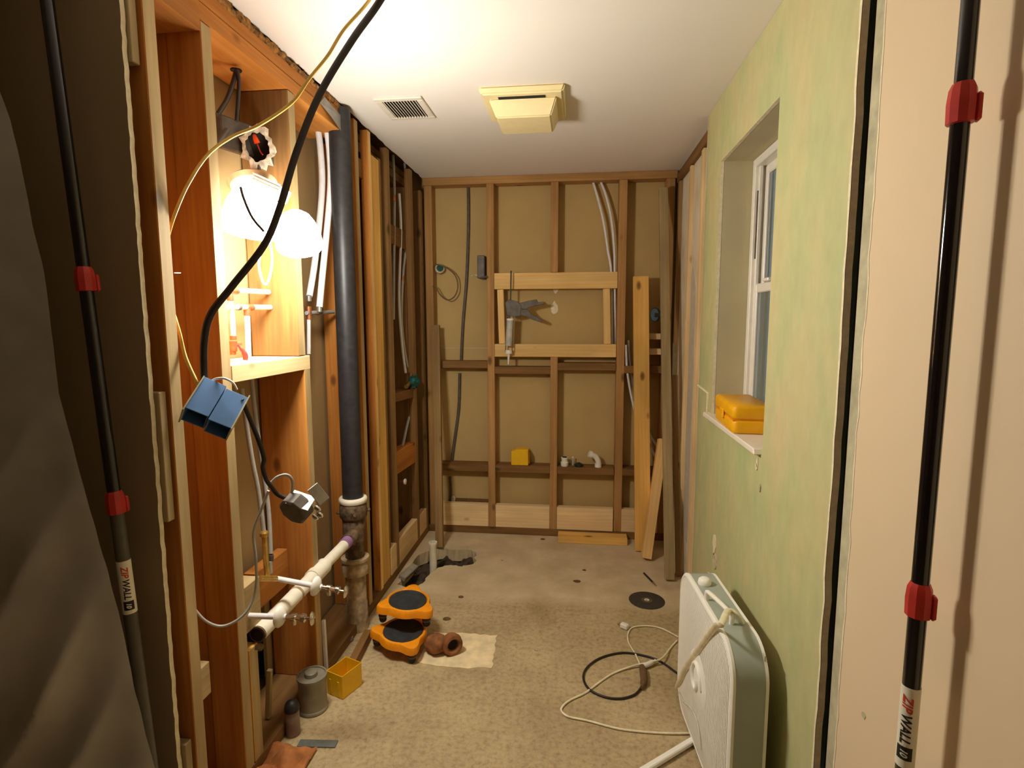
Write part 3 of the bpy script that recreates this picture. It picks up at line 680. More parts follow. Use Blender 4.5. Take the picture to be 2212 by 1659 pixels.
# cap with cable at the left of the rear wall
t = thing('cable_box', 'pale round junction box with a green inside and a looped cable, rear wall', 'electrical box', at(950, 580, 'y', 3.42))
c_ = at(950, 580, 'y', 3.42)
MB().lathe([(.012, -.03), (.026, -.028), (.030, .0), (.026, .004)], 16, frame(c_, (.4, -1, .3), Z)).build('round_box', 'plaster', t, smooth=40)
MB().lathe([(0, 0), (.021, 0), (.021, .004), (0, .004)], 14, frame(c_+Vector((.002, -.003, .001)), (.4, -1, .3), Z)).build('box_inside', 'green_plastic', t)
MB().tube([at(935, 573, 'y', 3.40), at(948, 572, 'y', 3.40), at(970, 582, 'y', 3.41), at(985, 598, 'y', 3.42), at(989, 620, 'y', 3.42), at(982, 640, 'y', 3.41), at(967, 648, 'y', 3.40), at(952, 638, 'y', 3.40), at(942, 622, 'y', 3.39), at(934, 618, 'y', 3.38)], .0038, 8, 6).build('cable', 'seal_brown', t, smooth=60)
c_ = at(1040, 577, 'y', 3.385)
t = thing('metal_box', 'narrow dark grey switch box fixed left of a rear wall stud', 'electrical box', c_)
MB().box((-.022, -.02, -.068), (.022, .05, .068), 0, Matrix.Translation(c_)).build('box_shell', 'dark_steel', t, bevel=.004)
MB().tube([c_+Vector((-.02, -.01, -.05)), c_+Vector((-.045, -.02, -.048)), c_+Vector((-.06, -.02, -.055))], .004, 8, 4).build('wire', 'plaster', t)
MB().tube([c_+Vector((.0, -.015, -.06)), c_+Vector((.04, -.02, -.06))], .006, 8).build('bracket', 'dark_steel', t)

# ================================================================== LAMP
lp = Vector((-.955, 1.60, 1.76))
t = thing('work_light', 'lit twin frosted glass light fixture hanging in the left framing above the shelf block', 'lamp', lp)
def shade(c, axis, R_, L, squash=1.0):
    X = frame(c, axis, (0, 0, 1))
    prof = [(.012, -L*.52), (R_*.40, -L*.48), (R_*.62, -L*.38), (R_*.82, -L*.18), (R_*.95, .06*L), (R_, .28*L), (R_*.98, .40*L), (R_*.88, .46*L), (R_*.5, .49*L), (.01, .495*L)]
    mb = MB().lathe(prof, 36, X, sy=squash)
    def lit(f):      # emission split to shape the light: full towards the room, dimmed towards the bay
        q = [mb.v[i] for i in f]; n_ = sum(q, Vector())/len(q) - Vector(c)
        return n_.normalized().dot(Vector((.78, .42, -.46)).normalized()) > .02
    mb.m = [(0 if lit(f) else 1) for f in mb.f]
    return mb.build('glass_shade', ['lamp', 'lamp_dim'], t, smooth=80)
c1 = at(546, 455, 'y', 1.50); c2 = at(643, 501, 'y', 1.60)
shade(c1, (-.30, .2, -1.0), .079, .145); shade(c2, (.22, -.25, -.95), .066, .122)
bp = at(545, 392, 'y', 1.58)
MB().lathe([(0, 0), (.062, 0), (.068, -.006), (.060, -.018), (.03, -.022), (0, -.022)], 28, frame(bp, (-.25, .3, 1), (1, 0, 0))).build('canopy', plain('dusty canopy', rgb(190, 150, 110), .6), t, smooth=40)
# ribbed white ballast on the top of the shades
rb = at(585, 408, 'y', 1.53)
Xr = frame(rb, (0, -1, .1), (1, 0, -.45))
MB().box((-.045, -.02, -.03), (.045, .02, .03), 0, Xr).build('ribbed_base', 'white_plastic', t, bevel=.004)
for k in range(5):
    MB().box((-.043, -.0175+k*.0085-.002, .03), (.043, -.0175+k*.0085+.002, .036), 0, Xr).build('rib', 'white_plastic', t)
MB().tube([at(520, 405, 'y', 1.425), at(527, 430, 'y', 1.41), at(545, 470, 'y', 1.41), at(570, 500, 'y', 1.415)], .0035, 8, 5).build('lamp_wire', 'black_cable', t, smooth=60)
MB().tube([at(583, 520, 'x', -.96), at(588, 560, 'x', -.96), at(582, 600, 'x', -.96), at(572, 615, 'x', -.96), at(562, 590, 'x', -.96), at(560, 560, 'x', -.96), at(568, 530, 'x', -.96)], .0038, 8, 6).build('hanging_wire', 'cream_wire', t, smooth=60)
MB().tube([at(558, 355, 'x', -.99), at(560, 372, 'x', -.985), at(552, 392, 'x', -.98)], .006, 8, 4).build('nipple', 'dark_steel', t)

# recessed grey box with plaster ring and orange wire nut
c_ = at(556, 318, 'x', -.985)
t = thing('ceiling_box', 'dark metal junction box with ragged plaster ring and orange wire nut above the lamp', 'electrical box', c_)
n_ = Vector((.55, -.80, -.25))
MB().lathe([(.038, -.08), (.046, -.075), (.046, .0)], 24, frame(c_, n_, Z), caps=False).build('box_shell', 'dark_steel', t, smooth=40)
MB().lathe([(0, 0), (.044, 0), (.044, -.004), (0, -.004)], 20, frame(c_-n_.normalized()*.03, n_, Z)).build('box_inside', 'vent_dark', t)
random.seed(21); mb = MB(); n = 30; X = frame(c_, n_, Z)
for k in range(n):
    g = 2*math.pi*k/n; r0 = .033+random.uniform(-.003, .003); r1 = .048+random.uniform(-.007, .011)
    for r, z in ((r0, 0), (r0, .008), (r1, .009+random.uniform(-.003, .003)), (r1, 0)): mb.v.append(X @ Vector((1.25*r*math.cos(g), r*math.sin(g), z)))
for k in range(n):
    for j in range(4): mb.f.append((k*4+j, k*4+(j+1) % 4, ((k+1) % n)*4+(j+1) % 4, ((k+1) % n)*4+j)); mb.m.append(0)
mb.build('plaster_ring', plain('white gypsum', rgb(205, 190, 170), .95, var=.35, scale=70), t)
q = c_+n_.normalized()*.004
MB().lathe([(.009, 0), (.008, .012), (.005, .024), (.002, .026)], 12, frame(q+Vector((0, 0, .012)), (-.2, -.3, .9), Z)).build('wire_nut', 'orange_nut', t, smooth=50)
MB().tube([q+Vector((0, 0, .01)), q+Vector((.008, 0, -.012)), q+Vector((.018, -.004, -.024))], .002, 6, 4).build('wire', 'red_plastic', t)
MB().box((-.09, -.012, -.05), (.085, .012, .045), 0, Matrix.Translation(at(528, 300, 'x', -1.03)) @ Euler((0, 0, math.radians(72))).to_matrix().to_4x4()).build('backing_plate', 'dark_steel', t, bevel=.004)
MB().box((-.06, -.008, -.012), (.06, .008, .012), 0, Matrix.Translation(at(590, 352, 'x', -1.0)) @ Euler((0, .1, math.radians(75))).to_matrix().to_4x4()).build('bar_hanger', 'dark_steel', t, bevel=.002)
MB().tube([at(497, 345, 'x', -.99)-Vector((0, .08, 0)), at(490, 282, 'x', -1.0)], .008, 8).build('clamp', 'dark_steel', t)
# two dark cables through the plate
def cable(name, label, pts, r, mat, cat='cable', sub=8, group=None, n=10):
    P_ = [Vector(p) for p in pts]
    o = MB().tube(P_, r, n, sub).build(name, mat, None, smooth=60, origin=P_[0]); return tag(o, label, cat, group)
cable('drop_cable', 'dark cable from the top plate hole slanting left behind the stud', [at(511, 150, 'x', -1.0), at(503, 180, 'x', -1.0), at(490, 215, 'x', -1.0), at(470, 248, 'x', -1.0)], .0065, 'black_cable')
cable('drop_cable', 'dark cable from the top plate hole hanging straight to the box', [at(512, 150, 'x', -.99), at(516, 175, 'x', -.99), at(515, 210, 'x', -.99), at(511, 262, 'x', -.99)], .0055, 'black_cable')
MB().lathe([(0, 0), (.016, 0), (.016, .003), (0, .003)], 14, frame((at(510, 151, 'z', 2.0925)), (0, 0, -1))).build('bored_hole', 'vent_dark', wall_left)

# ================================================================== HANGING CABLES AND BOXES
cable('overhead_cable', 'thick black cable sweeping from the ceiling down to the blue box', [Vector((-.37, 1.33, 2.21)), at(822, 0, 'y', 1.42), at(760, 88, 'y', 1.40), at(690, 205, 'y', 1.37), at(640, 330, 'y', 1.34), at(604, 450, 'y', 1.31), at(570, 530, 'y', 1.29), at(500, 620, 'y', 1.26), at(455, 680, 'y', 1.24), at(441, 740, 'y', 1.235), at(441, 825, 'y', 1.235)], .0085, 'black_cable', sub=10, n=14)
cable('yellow_cable', 'thin pale yellow cable looping from the ceiling to the near stud', [Vector((-.42, 1.37, 2.21)), at(798, 0, 'y', 1.44), at(742, 65, 'y', 1.44), at(708, 120, 'y', 1.43), at(668, 170, 'y', 1.42), at(630, 222, 'y', 1.41), at(560, 270, 'y', 1.38), at(500, 296, 'y', 1.35), at(448, 335, 'y', 1.30), at(405, 400, 'y', 1.26), at(375, 470, 'y', 1.235), at(362, 515, 'y', 1.24)], .0040, 'yellow_wire', sub=10)
cable('yellow_cable', 'short yellow cable from behind the near stud into the blue box', [at(376, 680, 'y', 1.24), at(388, 720, 'y', 1.235), at(402, 775, 'y', 1.23), at(432, 840, 'y', 1.22)], .0040, 'yellow_wire')
cable('black_jumper', 'black cable running from the blue box to the metal handy box', [at(522, 862, 'y', 1.25), at(540, 905, 'y', 1.27), at(560, 955, 'y', 1.28), at(570, 990, 'y', 1.29), at(568, 1010, 'y', 1.30), at(575, 1035, 'y', 1.31), at(585, 1050, 'y', 1.32), at(600, 1068, 'y', 1.33), at(622, 1078, 'y', 1.34)], .0058, 'black_cable')
cable('grey_wire', 'thin grey wire looping over the top of the metal handy box', [at(586, 1042, 'y', 1.33), at(600, 1030, 'y', 1.335), at(620, 1026, 'y', 1.34), at(632, 1040, 'y', 1.35), at(630, 1068, 'y', 1.35)], .0036, 'grey_tube')
cable('grey_wire', 'long grey wire dropping past the drain pipe and looping left to the near stud', [at(580, 1060, 'y', 1.32), at(565, 1100, 'y', 1.32), at(548, 1150, 'y', 1.32), at(553, 1210, 'y', 1.31), at(552, 1275, 'y', 1.31), at(530, 1325, 'y', 1.29), at(485, 1352, 'y', 1.27), at(445, 1342, 'y', 1.25), at(410, 1305, 'y', 1.235), at(380, 1283, 'y', 1.22), at(352, 1280, 'y', 1.20)], .0036, 'grey_tube')
cable('white_wire', 'short white wire arching out of the top of the blue box', [at(452, 832, 'y', 1.24), at(462, 820, 'y', 1.24), at(482, 817, 'y', 1.24), at(502, 826, 'y', 1.24), at(512, 842, 'y', 1.24)], .0026, 'cream_wire')
# blue double box
c_ = at(466, 880, 'y', 1.225)
t = thing('blue_box', 'blue plastic two gang electrical box dangling tilted from the black cable', 'electrical box', c_)
Xb = frame(c_, RT*-.10-UP*.70-FW*.62, RT*.85-UP*.30+FW*.47)          # local z along the box towards its dark mouth
wv, dv, hv = .108, .060, .094
def open_box(x0, x1, y0, y1, z0, z1, th, X, name, mat, par):
    mb = MB(); mb.box((x0, y0, z0), (x1, y0+th, z1), 0, X).box((x0, y1-th, z0), (x1, y1, z1), 0, X).box((x0, y0+th, z0), (x0+th, y1-th, z1), 0, X).box((x1-th, y0+th, z0), (x1, y1-th, z1), 0, X).box((x0+th, y0+th, z0), (x1-th, y1-th, z0+th), 0, X)
    return mb.build(name, mat, par, bevel=.0006)
open_box(-wv/2, -.001, -dv/2, dv/2, -hv/2, hv/2, .003, Xb, 'box_half', 'blue_box', t)
open_box(.001, wv/2, -dv/2, dv/2, -hv/2+.006, hv/2+.006, .003, Xb, 'box_half', 'blue_box', t)
for k in (0, 1):
    MB().box((-wv/2-.0015+k*wv, -dv/2, -hv/2), (-wv/2+.0015+k*wv, dv/2+.003, hv/2+.008), 0, Xb).build('nail_flange', 'grey_paper', t)
MB().box((-wv/2+.004, -dv/2+.004, hv/2-.03), (wv/2-.004, dv/2-.004, hv/2-.026), 0, Xb).build('box_inside', 'blue_shade', t)  # dark blue panel: shade inside the box mouth put into its colour
# metal handy box with bracket
c_ = at(640, 1098, 'y', 1.35)
t = thing('handy_box', 'round metal lamp box with a square bracket dangling over the drain pipe', 'electrical box', c_)
Xm = frame(c_, RT*-.35-UP*.55-FW*.75, RT*.93-UP*.3)
MB().lathe([(0, -.022), (.038, -.022), (.042, -.016), (.042, .014), (.036, .020), (0, .020)], 8, Xm).build('octagon_box', 'dark_steel', t, bevel=.001)
Xp = frame(c_ + RT*.018+UP*.022-FW*.012, RT*.25+UP*.75-FW*.62, RT*.93-UP*.32)
MB().box((-.032, -.024, 0), (.030, .024, .003), 0, Xp).build('mounting_plate', 'steel', t, bevel=.001)
MB().box((-.014, -.003, .003), (.010, 0, .0036), 0, Xp).build('slot', 'dark_void', t)
MB().box((-.020, -.026, -.002), (.012, .026, .001), 0, frame(c_+RT*.062+UP*.040-FW*.0, RT*.5-FW*.8+UP*.2, RT*.7+UP*.5)).build('bent_bracket', 'steel', t, bevel=.001)
for dx, dy in ((.056, .006), (.062, -.010), (.050, -.016)):
    p_ = c_+RT*dx+UP*dy-FW*.012
    MB().lathe([(0, 0), (.0065, 0), (.0065, .012), (.003, .016)], 10, frame(p_, RT*.8-UP*.5-FW*.3, (0, 0, 1))).build('screw', 'chrome', t, smooth=40)

# ================================================================== CEILING FITTINGS
def vent():
    x0, x1, y0, y1 = -.790, -.600, 2.178, 2.405
    t = thing('ceiling_vent', 'white louvred ceiling register with dark slots', 'vent', ((x0+x1)/2, (y0+y1)/2, H-.005))
    b = .026; z0, z1 = H-.008, H
    MB().box((x0, y0, z0), (x1, y0+b, z1)).box((x0, y1-b, z0), (x1, y1, z1)).box((x0, y0+b, z0), (x0+b, y1-b, z1)).box((x1-b, y0+b, z0), (x1, y1-b, z1)).build('frame', 'vent_white', t, bevel=.002)
    MB().box((x0+b-.002, y0+b-.002, H-.0015), (x1-b+.002, y1-b+.002, H-.0005)).build('duct_opening', 'vent_dark', t)
    n = 12
    for k in range(n):
        x = x0+b+(x1-x0-2*b)*(k+.5)/n
        X = Matrix.Translation((x, (y0+y1)/2, H-.007)) @ Euler((0, math.radians(38), 0)).to_matrix().to_4x4()
        MB().box((-.0045, -(y1-y0)/2+b, -.0006), (.0045, (y1-y0)/2-b, .0006), 0, X).build('louvre', 'vent_white', t)
vent()
def exhaust():
    x0, x1, y0, y1 = -.372, -.052, 2.125, 2.445
    t = thing('exhaust_fan', 'yellowed plastic exhaust fan and light cover on the ceiling', 'ceiling fan cover', ((x0+x1)/2, (y0+y1)/2, H-.03))
    cx, cy = (x0+x1)/2, (y0+y1)/2
    def frus(za, zb, a, b, dy0=0, dy1=0, name='grille_housing', mat='ivory', bev=.006, a2=None, b2=None):
        a2 = a2 or a; b2 = b2 or b
        vs = [(cx-a, cy-a2+dy0, za), (cx+a, cy-a2+dy0, za), (cx+a, cy+a2+dy0, za), (cx-a, cy+a2+dy0, za), (cx-b, cy-b2+dy1, zb), (cx+b, cy-b2+dy1, zb), (cx+b, cy+b2+dy1, zb), (cx-b, cy+b2+dy1, zb)]
        return MB().add(vs, [(0, 1, 2, 3), (7, 6, 5, 4), (0, 4, 5, 1), (1, 5, 6, 2), (2, 6, 7, 3), (3, 7, 4, 0)]).build(name, mat, t, bevel=bev, seg=3, smooth=35)
    frus(H, H-.026, .160, .150)
    MB().box((cx-.090, cy-.124, H-.0285), (cx+.085, cy-.09, H-.0255)).build('intake_slot', 'vent_dark', t)
    frus(H-.026, H-.084, .128, .104, .010, .020, 'light_cover', 'ivory', .005, .122, .096)
exhaust()

# ================================================================== SUPPORT POLES
def text_on_pole(t, ax, r, z_top, z_bot, face):
    """lettering wrapped on the pole, reading downwards"""
    X0 = math.atan2(face[1], face[0])
    def glyphs(s, mat, z_start, size, name):
        cu = bpy.data.curves.new(name, 'FONT'); cu.body = s; cu.size = size; cu.shear = .25; cu.offset = .0004; cu.resolution_u = 3
        ob = bpy.data.objects.new(name, cu); COL.objects.link(ob)
        dg = bpy.context.evaluated_depsgraph_get(); me = bpy.data.meshes.new_from_object(ob.evaluated_get(dg))
        w_ = max(v.co.x for v in me.vertices); bpy.data.objects.remove(ob); bpy.data.curves.remove(cu)
        bm = bmesh.new(); bm.from_mesh(me)
        bmesh.ops.subdivide_edges(bm, edges=[e for e in bm.edges if e.calc_length() > .004], cuts=2)
        for v in bm.verts:
            u, q = v.co.x, v.co.y
            ang = X0 + (q-size*.35)/r                # letter tops point to the right of the viewer
            c_z = ax(z_start-u); v.co = Vector(((r+.0012)*math.cos(ang), (r+.0012)*math.sin(ang), 0)) + c_z - wloc(t)
        bmesh.ops.recalc_face_normals(bm, faces=bm.faces)
        bm.to_mesh(me); bm.free(); me.materials.clear(); me.materials.append(M[mat])
        o = bpy.data.objects.new(name, me); COL.objects.link(o); o.parent = t
        return z_start-w_
    L = z_top-z_bot; s = .0168
    z = glyphs('ZIP', 'ink_red', z_top-L*.09, s*1.05, 'lettering')
    z = glyphs('WALL', 'ink_black', z-.001, s*1.05, 'lettering')
    # black tab with pale digits
    mb = MB(); K = 6; b = len(mb.v); za, zb = z-.004, z-.004-.021
    for k in range(K+1):
        a = X0 + (k/K-.5)*.020/r
        for q in (za, zb): mb.v.append(ax(q)+Vector(((r+.0009)*math.cos(a), (r+.0009)*math.sin(a), 0)))
    for k in range(K): mb.f.append((2*k, 2*k+1, 2*k+3, 2*k+2)); mb.m.append(0)
    mb.build('number_tab', 'ink_black', t, recalc=False)
    glyphs('10', 'label_white', za-.0035, s*.72, 'lettering')
def pole(bot, top, r, collars, label_z, face, label, mats, lower_r=None):
    bot, top = Vector(bot), Vector(top); t = thing('support_pole', label, 'pole', bot)
    P_ = lambda z: bot+(top-bot)*((z-bot.z)/(top.z-bot.z)); u = (top-bot).normalized()
    MB().tube([P_(collars[0]-.01), top], r*.90, 24).build('upper_tube', mats[0], t, smooth=50)
    MB().tube([bot, P_(label_z[1]+.002)], r, 24).build('lower_tube', mats[2], t, smooth=50)
    MB().tube([P_(label_z[1]), P_(collars[1])], r, 24).build('middle_tube', mats[1], t, smooth=50)
    MB().tube([P_(collars[1]), P_(collars[0])], r*.95, 24).build('middle_tube', mats[0], t, smooth=50)
    for k, z in enumerate(collars):
        p = P_(z); X = frame(p, u, (face[0], face[1], 0))
        MB().lathe([(r*1.02, -.026), (r*1.36, -.025), (r*1.42, .0), (r*1.3, .017), (r*1.02, .025)], 10, X).build('red_collar', 'red_plastic', t, smooth=25)
        MB().box((r*1.1, -.010, -.026), (r*1.75, .004, .010), 0, X @ Euler((0, 0, 1.9)).to_matrix().to_4x4()).build('collar_lever', 'red_plastic', t, bevel=.003)
    z0, z1 = label_z
    MB().tube([P_(z1), P_(z0)], r+.0006, 28).build('label_band', 'label_white', t, smooth=50)
    MB().box((-.03, -.03, 0), (.03, .03, .012), 0, Matrix.Translation((bot.x, bot.y, 0))).build('foot_pad', 'black_plastic', t, bevel=.004)
    MB().box((-.03, -.03, -.015), (.03, .03, 0), 0, Matrix.Translation((top.x, top.y, top.z))).build('head_plate', 'black_plastic', t, bevel=.004)
    text_on_pole(t, P_, r, z0, z1, face)
pole((.491, .825, .0), (.494, .825, H-.001), .0118, (1.630, .952), (.819, .693), (-.66, -.75), 'glossy black telescopic pole with red collars standing by the right tan wall', ('pole_black', 'pole_black', 'pole_black'))
pole((-.958, 1.085, .0), (-1.075, 1.085, H-.001), .0138, (1.44, .955), (.822, .700), (.67, -.74), 'dull dark telescopic pole with red collars at the shadowed left wall', ('pole_black', 'pole_dark', 'pole_dark'))

# ================================================================== PLASTIC SHEETING
def sheeting():
    prof = [(2.19, -1.215), (1.95, -1.185), (1.75, -1.13), (1.58, -1.105), (1.42, -1.085), (1.2, -1.08), (1.05, -1.05), (.9, -1.02), (.72, -.985), (.55, -.965), (.38, -.935), (.2, -.90), (.02, -.88)]
    def edge(z):
        for (za, xa), (zb, xb) in zip(prof, prof[1:]):
            if zb <= z <= za: t_ = (za-z)/(za-zb); return xa+(xb-xa)*t_
        return prof[-1][1] if z < .1 else prof[0][1]
    mb = MB(); NU, NV = 110, 150
    for j in range(NV+1):
        z = 2.185-2.17*j/NV
        for i in range(NU+1):
            u = i/NU; xe = edge(z); x = xe-.85*u
            # diagonal swags: folds fall from upper right to lower left
            low = max(0.0, min(1.0, (1.25-z)/.6))
            s = z-1.9*(x+1.0) + .10*noise.noise(Vector((x*2.2, z*2.0, 0)))
            fold = abs(math.sin(s*11.5+1.1*noise.noise(Vector((x*2.5, z*2.5, 2)))))**.85
            vert = .5+.5*math.sin(x*26+z*1.5+2*noise.noise(Vector((x*4, z*1.2, 7))))
            e_ = min(1, u*6); y = 1.045 - .042*low*e_*(1-fold) - .008*(1-low)*vert - .05*low*(u**.6) - .03*math.sin(min(1, u*4)*math.pi/2)
            y += .003*noise.noise(Vector((x*14, z*14, 4)))
            mb.v.append(Vector((x, y, z)))
    for j in range(NV):
        for i in range(NU): a = j*(NU+1)+i; mb.f.append((a, a+1, a+NU+2, a+NU+1)); mb.m.append(0)
    o = mb.build('plastic_sheeting', 'sheet', None, smooth=70, origin=(-1.3, 1.02, 2.18), recalc=False)
    tag(o, 'milky plastic dust sheet hanging in diagonal folds at the far left', 'plastic sheet')
sheeting()

# ================================================================== LOOSE LUMBER
def lumber(a, b, wx, wy, xd, mat, label):
    o = board('loose_board', a, b, wx, wy, xd, mat); return tag(o, label, 'board')
lumber((.395, 3.215, .005), (.363, 3.365, 1.60), .088, .038, (1, 0, 0), 'wood_yellow', 'bright yellow pine board standing upright against the rear wall')
lumber((.402, 3.105, .010), (.500, 3.27, .66), .05, .085, (1, 0, 0), 'wood_new', 'short pine board leaning aslant between the upright board and the right corner')
lumber((.490, 2.845, .010), (.468, 3.30, 2.08), .048, .03, (1, 0, 0), 'wood_grey', 'tall dull brown strip leaning into the right rear corner')
lumber((.545, 2.90, .010), (.533, 3.12, 1.05), .028, .03, (1, 0, 0), 'wood_darkface', 'short dark strip leaning just right of the tall dull strip')
lumber((-.800, 3.12, .010), (-.862, 3.372, 1.32), .045, .03, (1, 0, 0), 'wood_darkface', 'brown strip leaning in the left rear corner behind the pipe stub')
lumber((-.104, 3.325, .022), (.313, 3.325, .022), .042, .085, (0, 0, 1), 'wood_yellow', 'yellow board lying on the floor along the rear wall')
lumber((.527, 3.08, .62), (.540, 3.20, 1.22), .022, .012, (1, 0, 0), 'grey_paper', 'narrow grey board offcut hanging behind the tall dull strip')
c_ = at(1414, 680, 'y', 3.33)
t = thing('wall_box', 'dark blue box with a black arm behind the upright yellow board', 'electrical box', c_)
MB().lathe([(0, 0), (.024, 0), (.028, .006), (.028, .04), (.02, .05), (0, .05)], 12, frame(c_, (.3, .9, 0), Z), sx=1.5).build('box_shell', 'teal_dark', t, smooth=30)
MB().box((0, -.012, -.014), (.085, .012, .010), 0, Matrix.Translation(c_)).build('bracket_arm', 'black_plastic', t, bevel=.003)

# ================================================================== CAULK GUN
def caulk_gun():
    y = 3.345; c_ = at(1102, 620, 'y', y)
    t = thing('caulk_gun', 'dark caulking gun with grey cartridge hooked on the pale wooden frame', 'caulking gun', c_)
    g = lambda px, py, yy=y: at(px, py, 'y', yy)
    MB().tube([g(1104, 590), g(1103, 640), g(1101, 690)], .0045, 8).build('push_rod', 'dark_steel', t)
    MB().tube([g(1104, 590), g(1104, 586, 3.36), g(1104, 590, 3.40)], .0045, 8, 3).build('rod_hook', 'dark_steel', t)
    MB().tube([g(1102, 691), g(1099, 747)], .0205, 20).build('cartridge', plain('grey cartridge', rgb(190, 186, 174), .5, var=.15), t, smooth=50)
    MB().tube([g(1102, 688), g(1102, 692)], .022, 20).build('cartridge_rim', 'white_plastic', t, smooth=50)
    MB().tube([g(1099, 756), g(1099, 764)], .020, 18).build('front_cap', 'white_plastic', t, smooth=50)
    MB().tube([g(1099, 764), g(1098, 787)], [.008, .004], 12).build('nozzle', 'white_plastic', t, smooth=50)
    for dx in (-1, 1): MB().tube([g(1102+dx*7, 680), g(1099+dx*7, 760)], .003, 6).build('frame_rail', 'dark_steel', t)
    o = g(1110, 668); S = 1/345.0
    def poly(pts, th, name, mat):
        X = frame(o, (0, -1, 0), (1, 0, 0))
        MB().prism([((a-1110)*S, -(b-668)*S*-1*-1) for a, b in pts], -th, th, X).build(name, mat, t, bevel=.002)
    poly([(1092, 655), (1100, 648), (1118, 652), (1126, 662), (1124, 682), (1108, 684), (1096, 680)], .012, 'gun_body', 'dark_steel')
    poly([(1120, 656), (1140, 651), (1157, 648), (1160, 654), (1173, 653), (1172, 658), (1142, 664), (1136, 668), (1122, 668)], .007, 'trigger', 'dark_steel')
    poly([(1122, 668), (1138, 668), (1146, 678), (1168, 690), (1169, 696), (1150, 690), (1132, 682), (1122, 680)], .008, 'handle', 'dark_steel')
caulk_gun()

# ================================================================== SMALL THINGS ON THE BLOCKING
def yellow_tub(name, c, a, w_, d_, h_, rot, label, lid=False):
    t = thing(name, label, 'plastic box', c); X = Matrix.Translation(c) @ Euler((0, 0, rot)).to_matrix().to_4x4(); th = .0025
    mb = MB().box((-w_/2, -d_/2, 0), (w_/2, d_/2, th), 0, X)
    mb.box((-w_/2, -d_/2, th), (w_/2, -d_/2+th, h_), 0, X).box((-w_/2, d_/2-th, th), (w_/2, d_/2, h_), 0, X).box((-w_/2, -d_/2+th, th), (-w_/2+th, d_/2-th, h_), 0, X).box((w_/2-th, -d_/2+th, th), (w_/2, d_/2-th, h_), 0, X)
    mb.build('tub', 'yellow_plastic', t, bevel=.0008)
    for k in (-1, 1): MB().box((k*w_/4-.004, -d_/2-.002, .01), (k*w_/4+.004, -d_/2, h_*.7), 0, X).build('moulded_tab', 'yellow_plastic', t)
    return t
YZ = .4475
c_ = Vector((-.345, 3.42, YZ))
t = thing('yellow_case', 'bright yellow square case with a notched corner on the low rear blocking', 'plastic box', c_)
MB().prism([(-.058, 0), (.050, 0), (.050, .102), (-.030, .102), (-.038, .09), (-.058, .09)], -.035, .03, frame(c_, (0, -1, 0), (1, 0, 0)) @ Matrix(((1, 0, 0, 0), (0, 1, 0, 0), (0, 0, 1, 0), (0, 0, 0, 1)))).build('case_body', 'yellow_plastic', t, bevel=.004)
MB().box((.050, -.025, .01), (.060, .03, .085), 0, Matrix.Translation(c_)).build('case_flap', plain('brown flap', rgb(150, 96, 30), .6), t, bevel=.003)
c_ = Vector((-.070, 3.41, YZ))
t = thing('pipe_coupling', 'small white plastic coupling standing on the low rear blocking', 'pipe fitting', c_)
MB().lathe([(.021, 0), (.024, .004), (.024, .026), (.019, .030), (.019, .048), (.022, .05), (.022, .056), (.016, .056)], 20, Matrix.Translation(c_)).build('coupling_body', 'white_plastic', t, smooth=40)
MB().lathe([(0, 0), (.016, 0), (.016, .001), (0, .001)], 16, Matrix.Translation(c_+Vector((0, 0, .0565)))).build('bore', 'dark_void', t)
c_ = Vector((.018, 3.41, YZ))
t = thing('rubber_cap', 'low black rubber cap between the two white fittings on the blocking', 'pipe fitting', c_)
MB().lathe([(.024, 0), (.027, .004), (.025, .016), (.014, .022), (0, .023)], 18, Matrix.Translation(c_)).build('cap_body', 'black_plastic', t, smooth=50)
MB().lathe([(.008, .020), (.006, .026), (0, .027)], 10, Matrix.Translation(c_)).build('cap_knob', 'black_plastic', t)
c_ = Vector((-.018, 3.44, YZ))
t = thing('glass_vial', 'tiny clear grey vial beside the black rubber cap', 'bottle', c_)
MB().lathe([(.007, 0), (.007, .03), (.004, .036), (.004, .046)], 10, Matrix.Translation(c_)).build('vial_body', 'grey_tube', t, smooth=50)
MB().lathe([(.005, .045), (.005, .053), (0, .054)], 10, Matrix.Translation(c_)).build('vial_cap', 'white_plastic', t)
c_ = Vector((.125, 3.41, YZ))
t = thing('pipe_elbow', 'white plastic pipe elbow standing on the low rear blocking', 'pipe fitting', c_)
MB().tube([c_+Vector((.012, 0, 0)), c_+Vector((.012, 0, .035)), c_+Vector((-.006, 0, .066)), c_+Vector((-.036, -.005, .078))], .017, 16, 6).build('elbow_body', 'white_plastic', t, smooth=50)
MB().tube([c_+Vector((.012, 0, 0)), c_+Vector((.012, 0, .022))], .021, 16).build('elbow_socket', 'white_plastic', t, smooth=50)
MB().tube([c_+Vector((-.026, -.003, .076)), c_+Vector((-.046, -.006, .083))], .021, 16).build('elbow_socket', 'white_plastic', t, smooth=50)

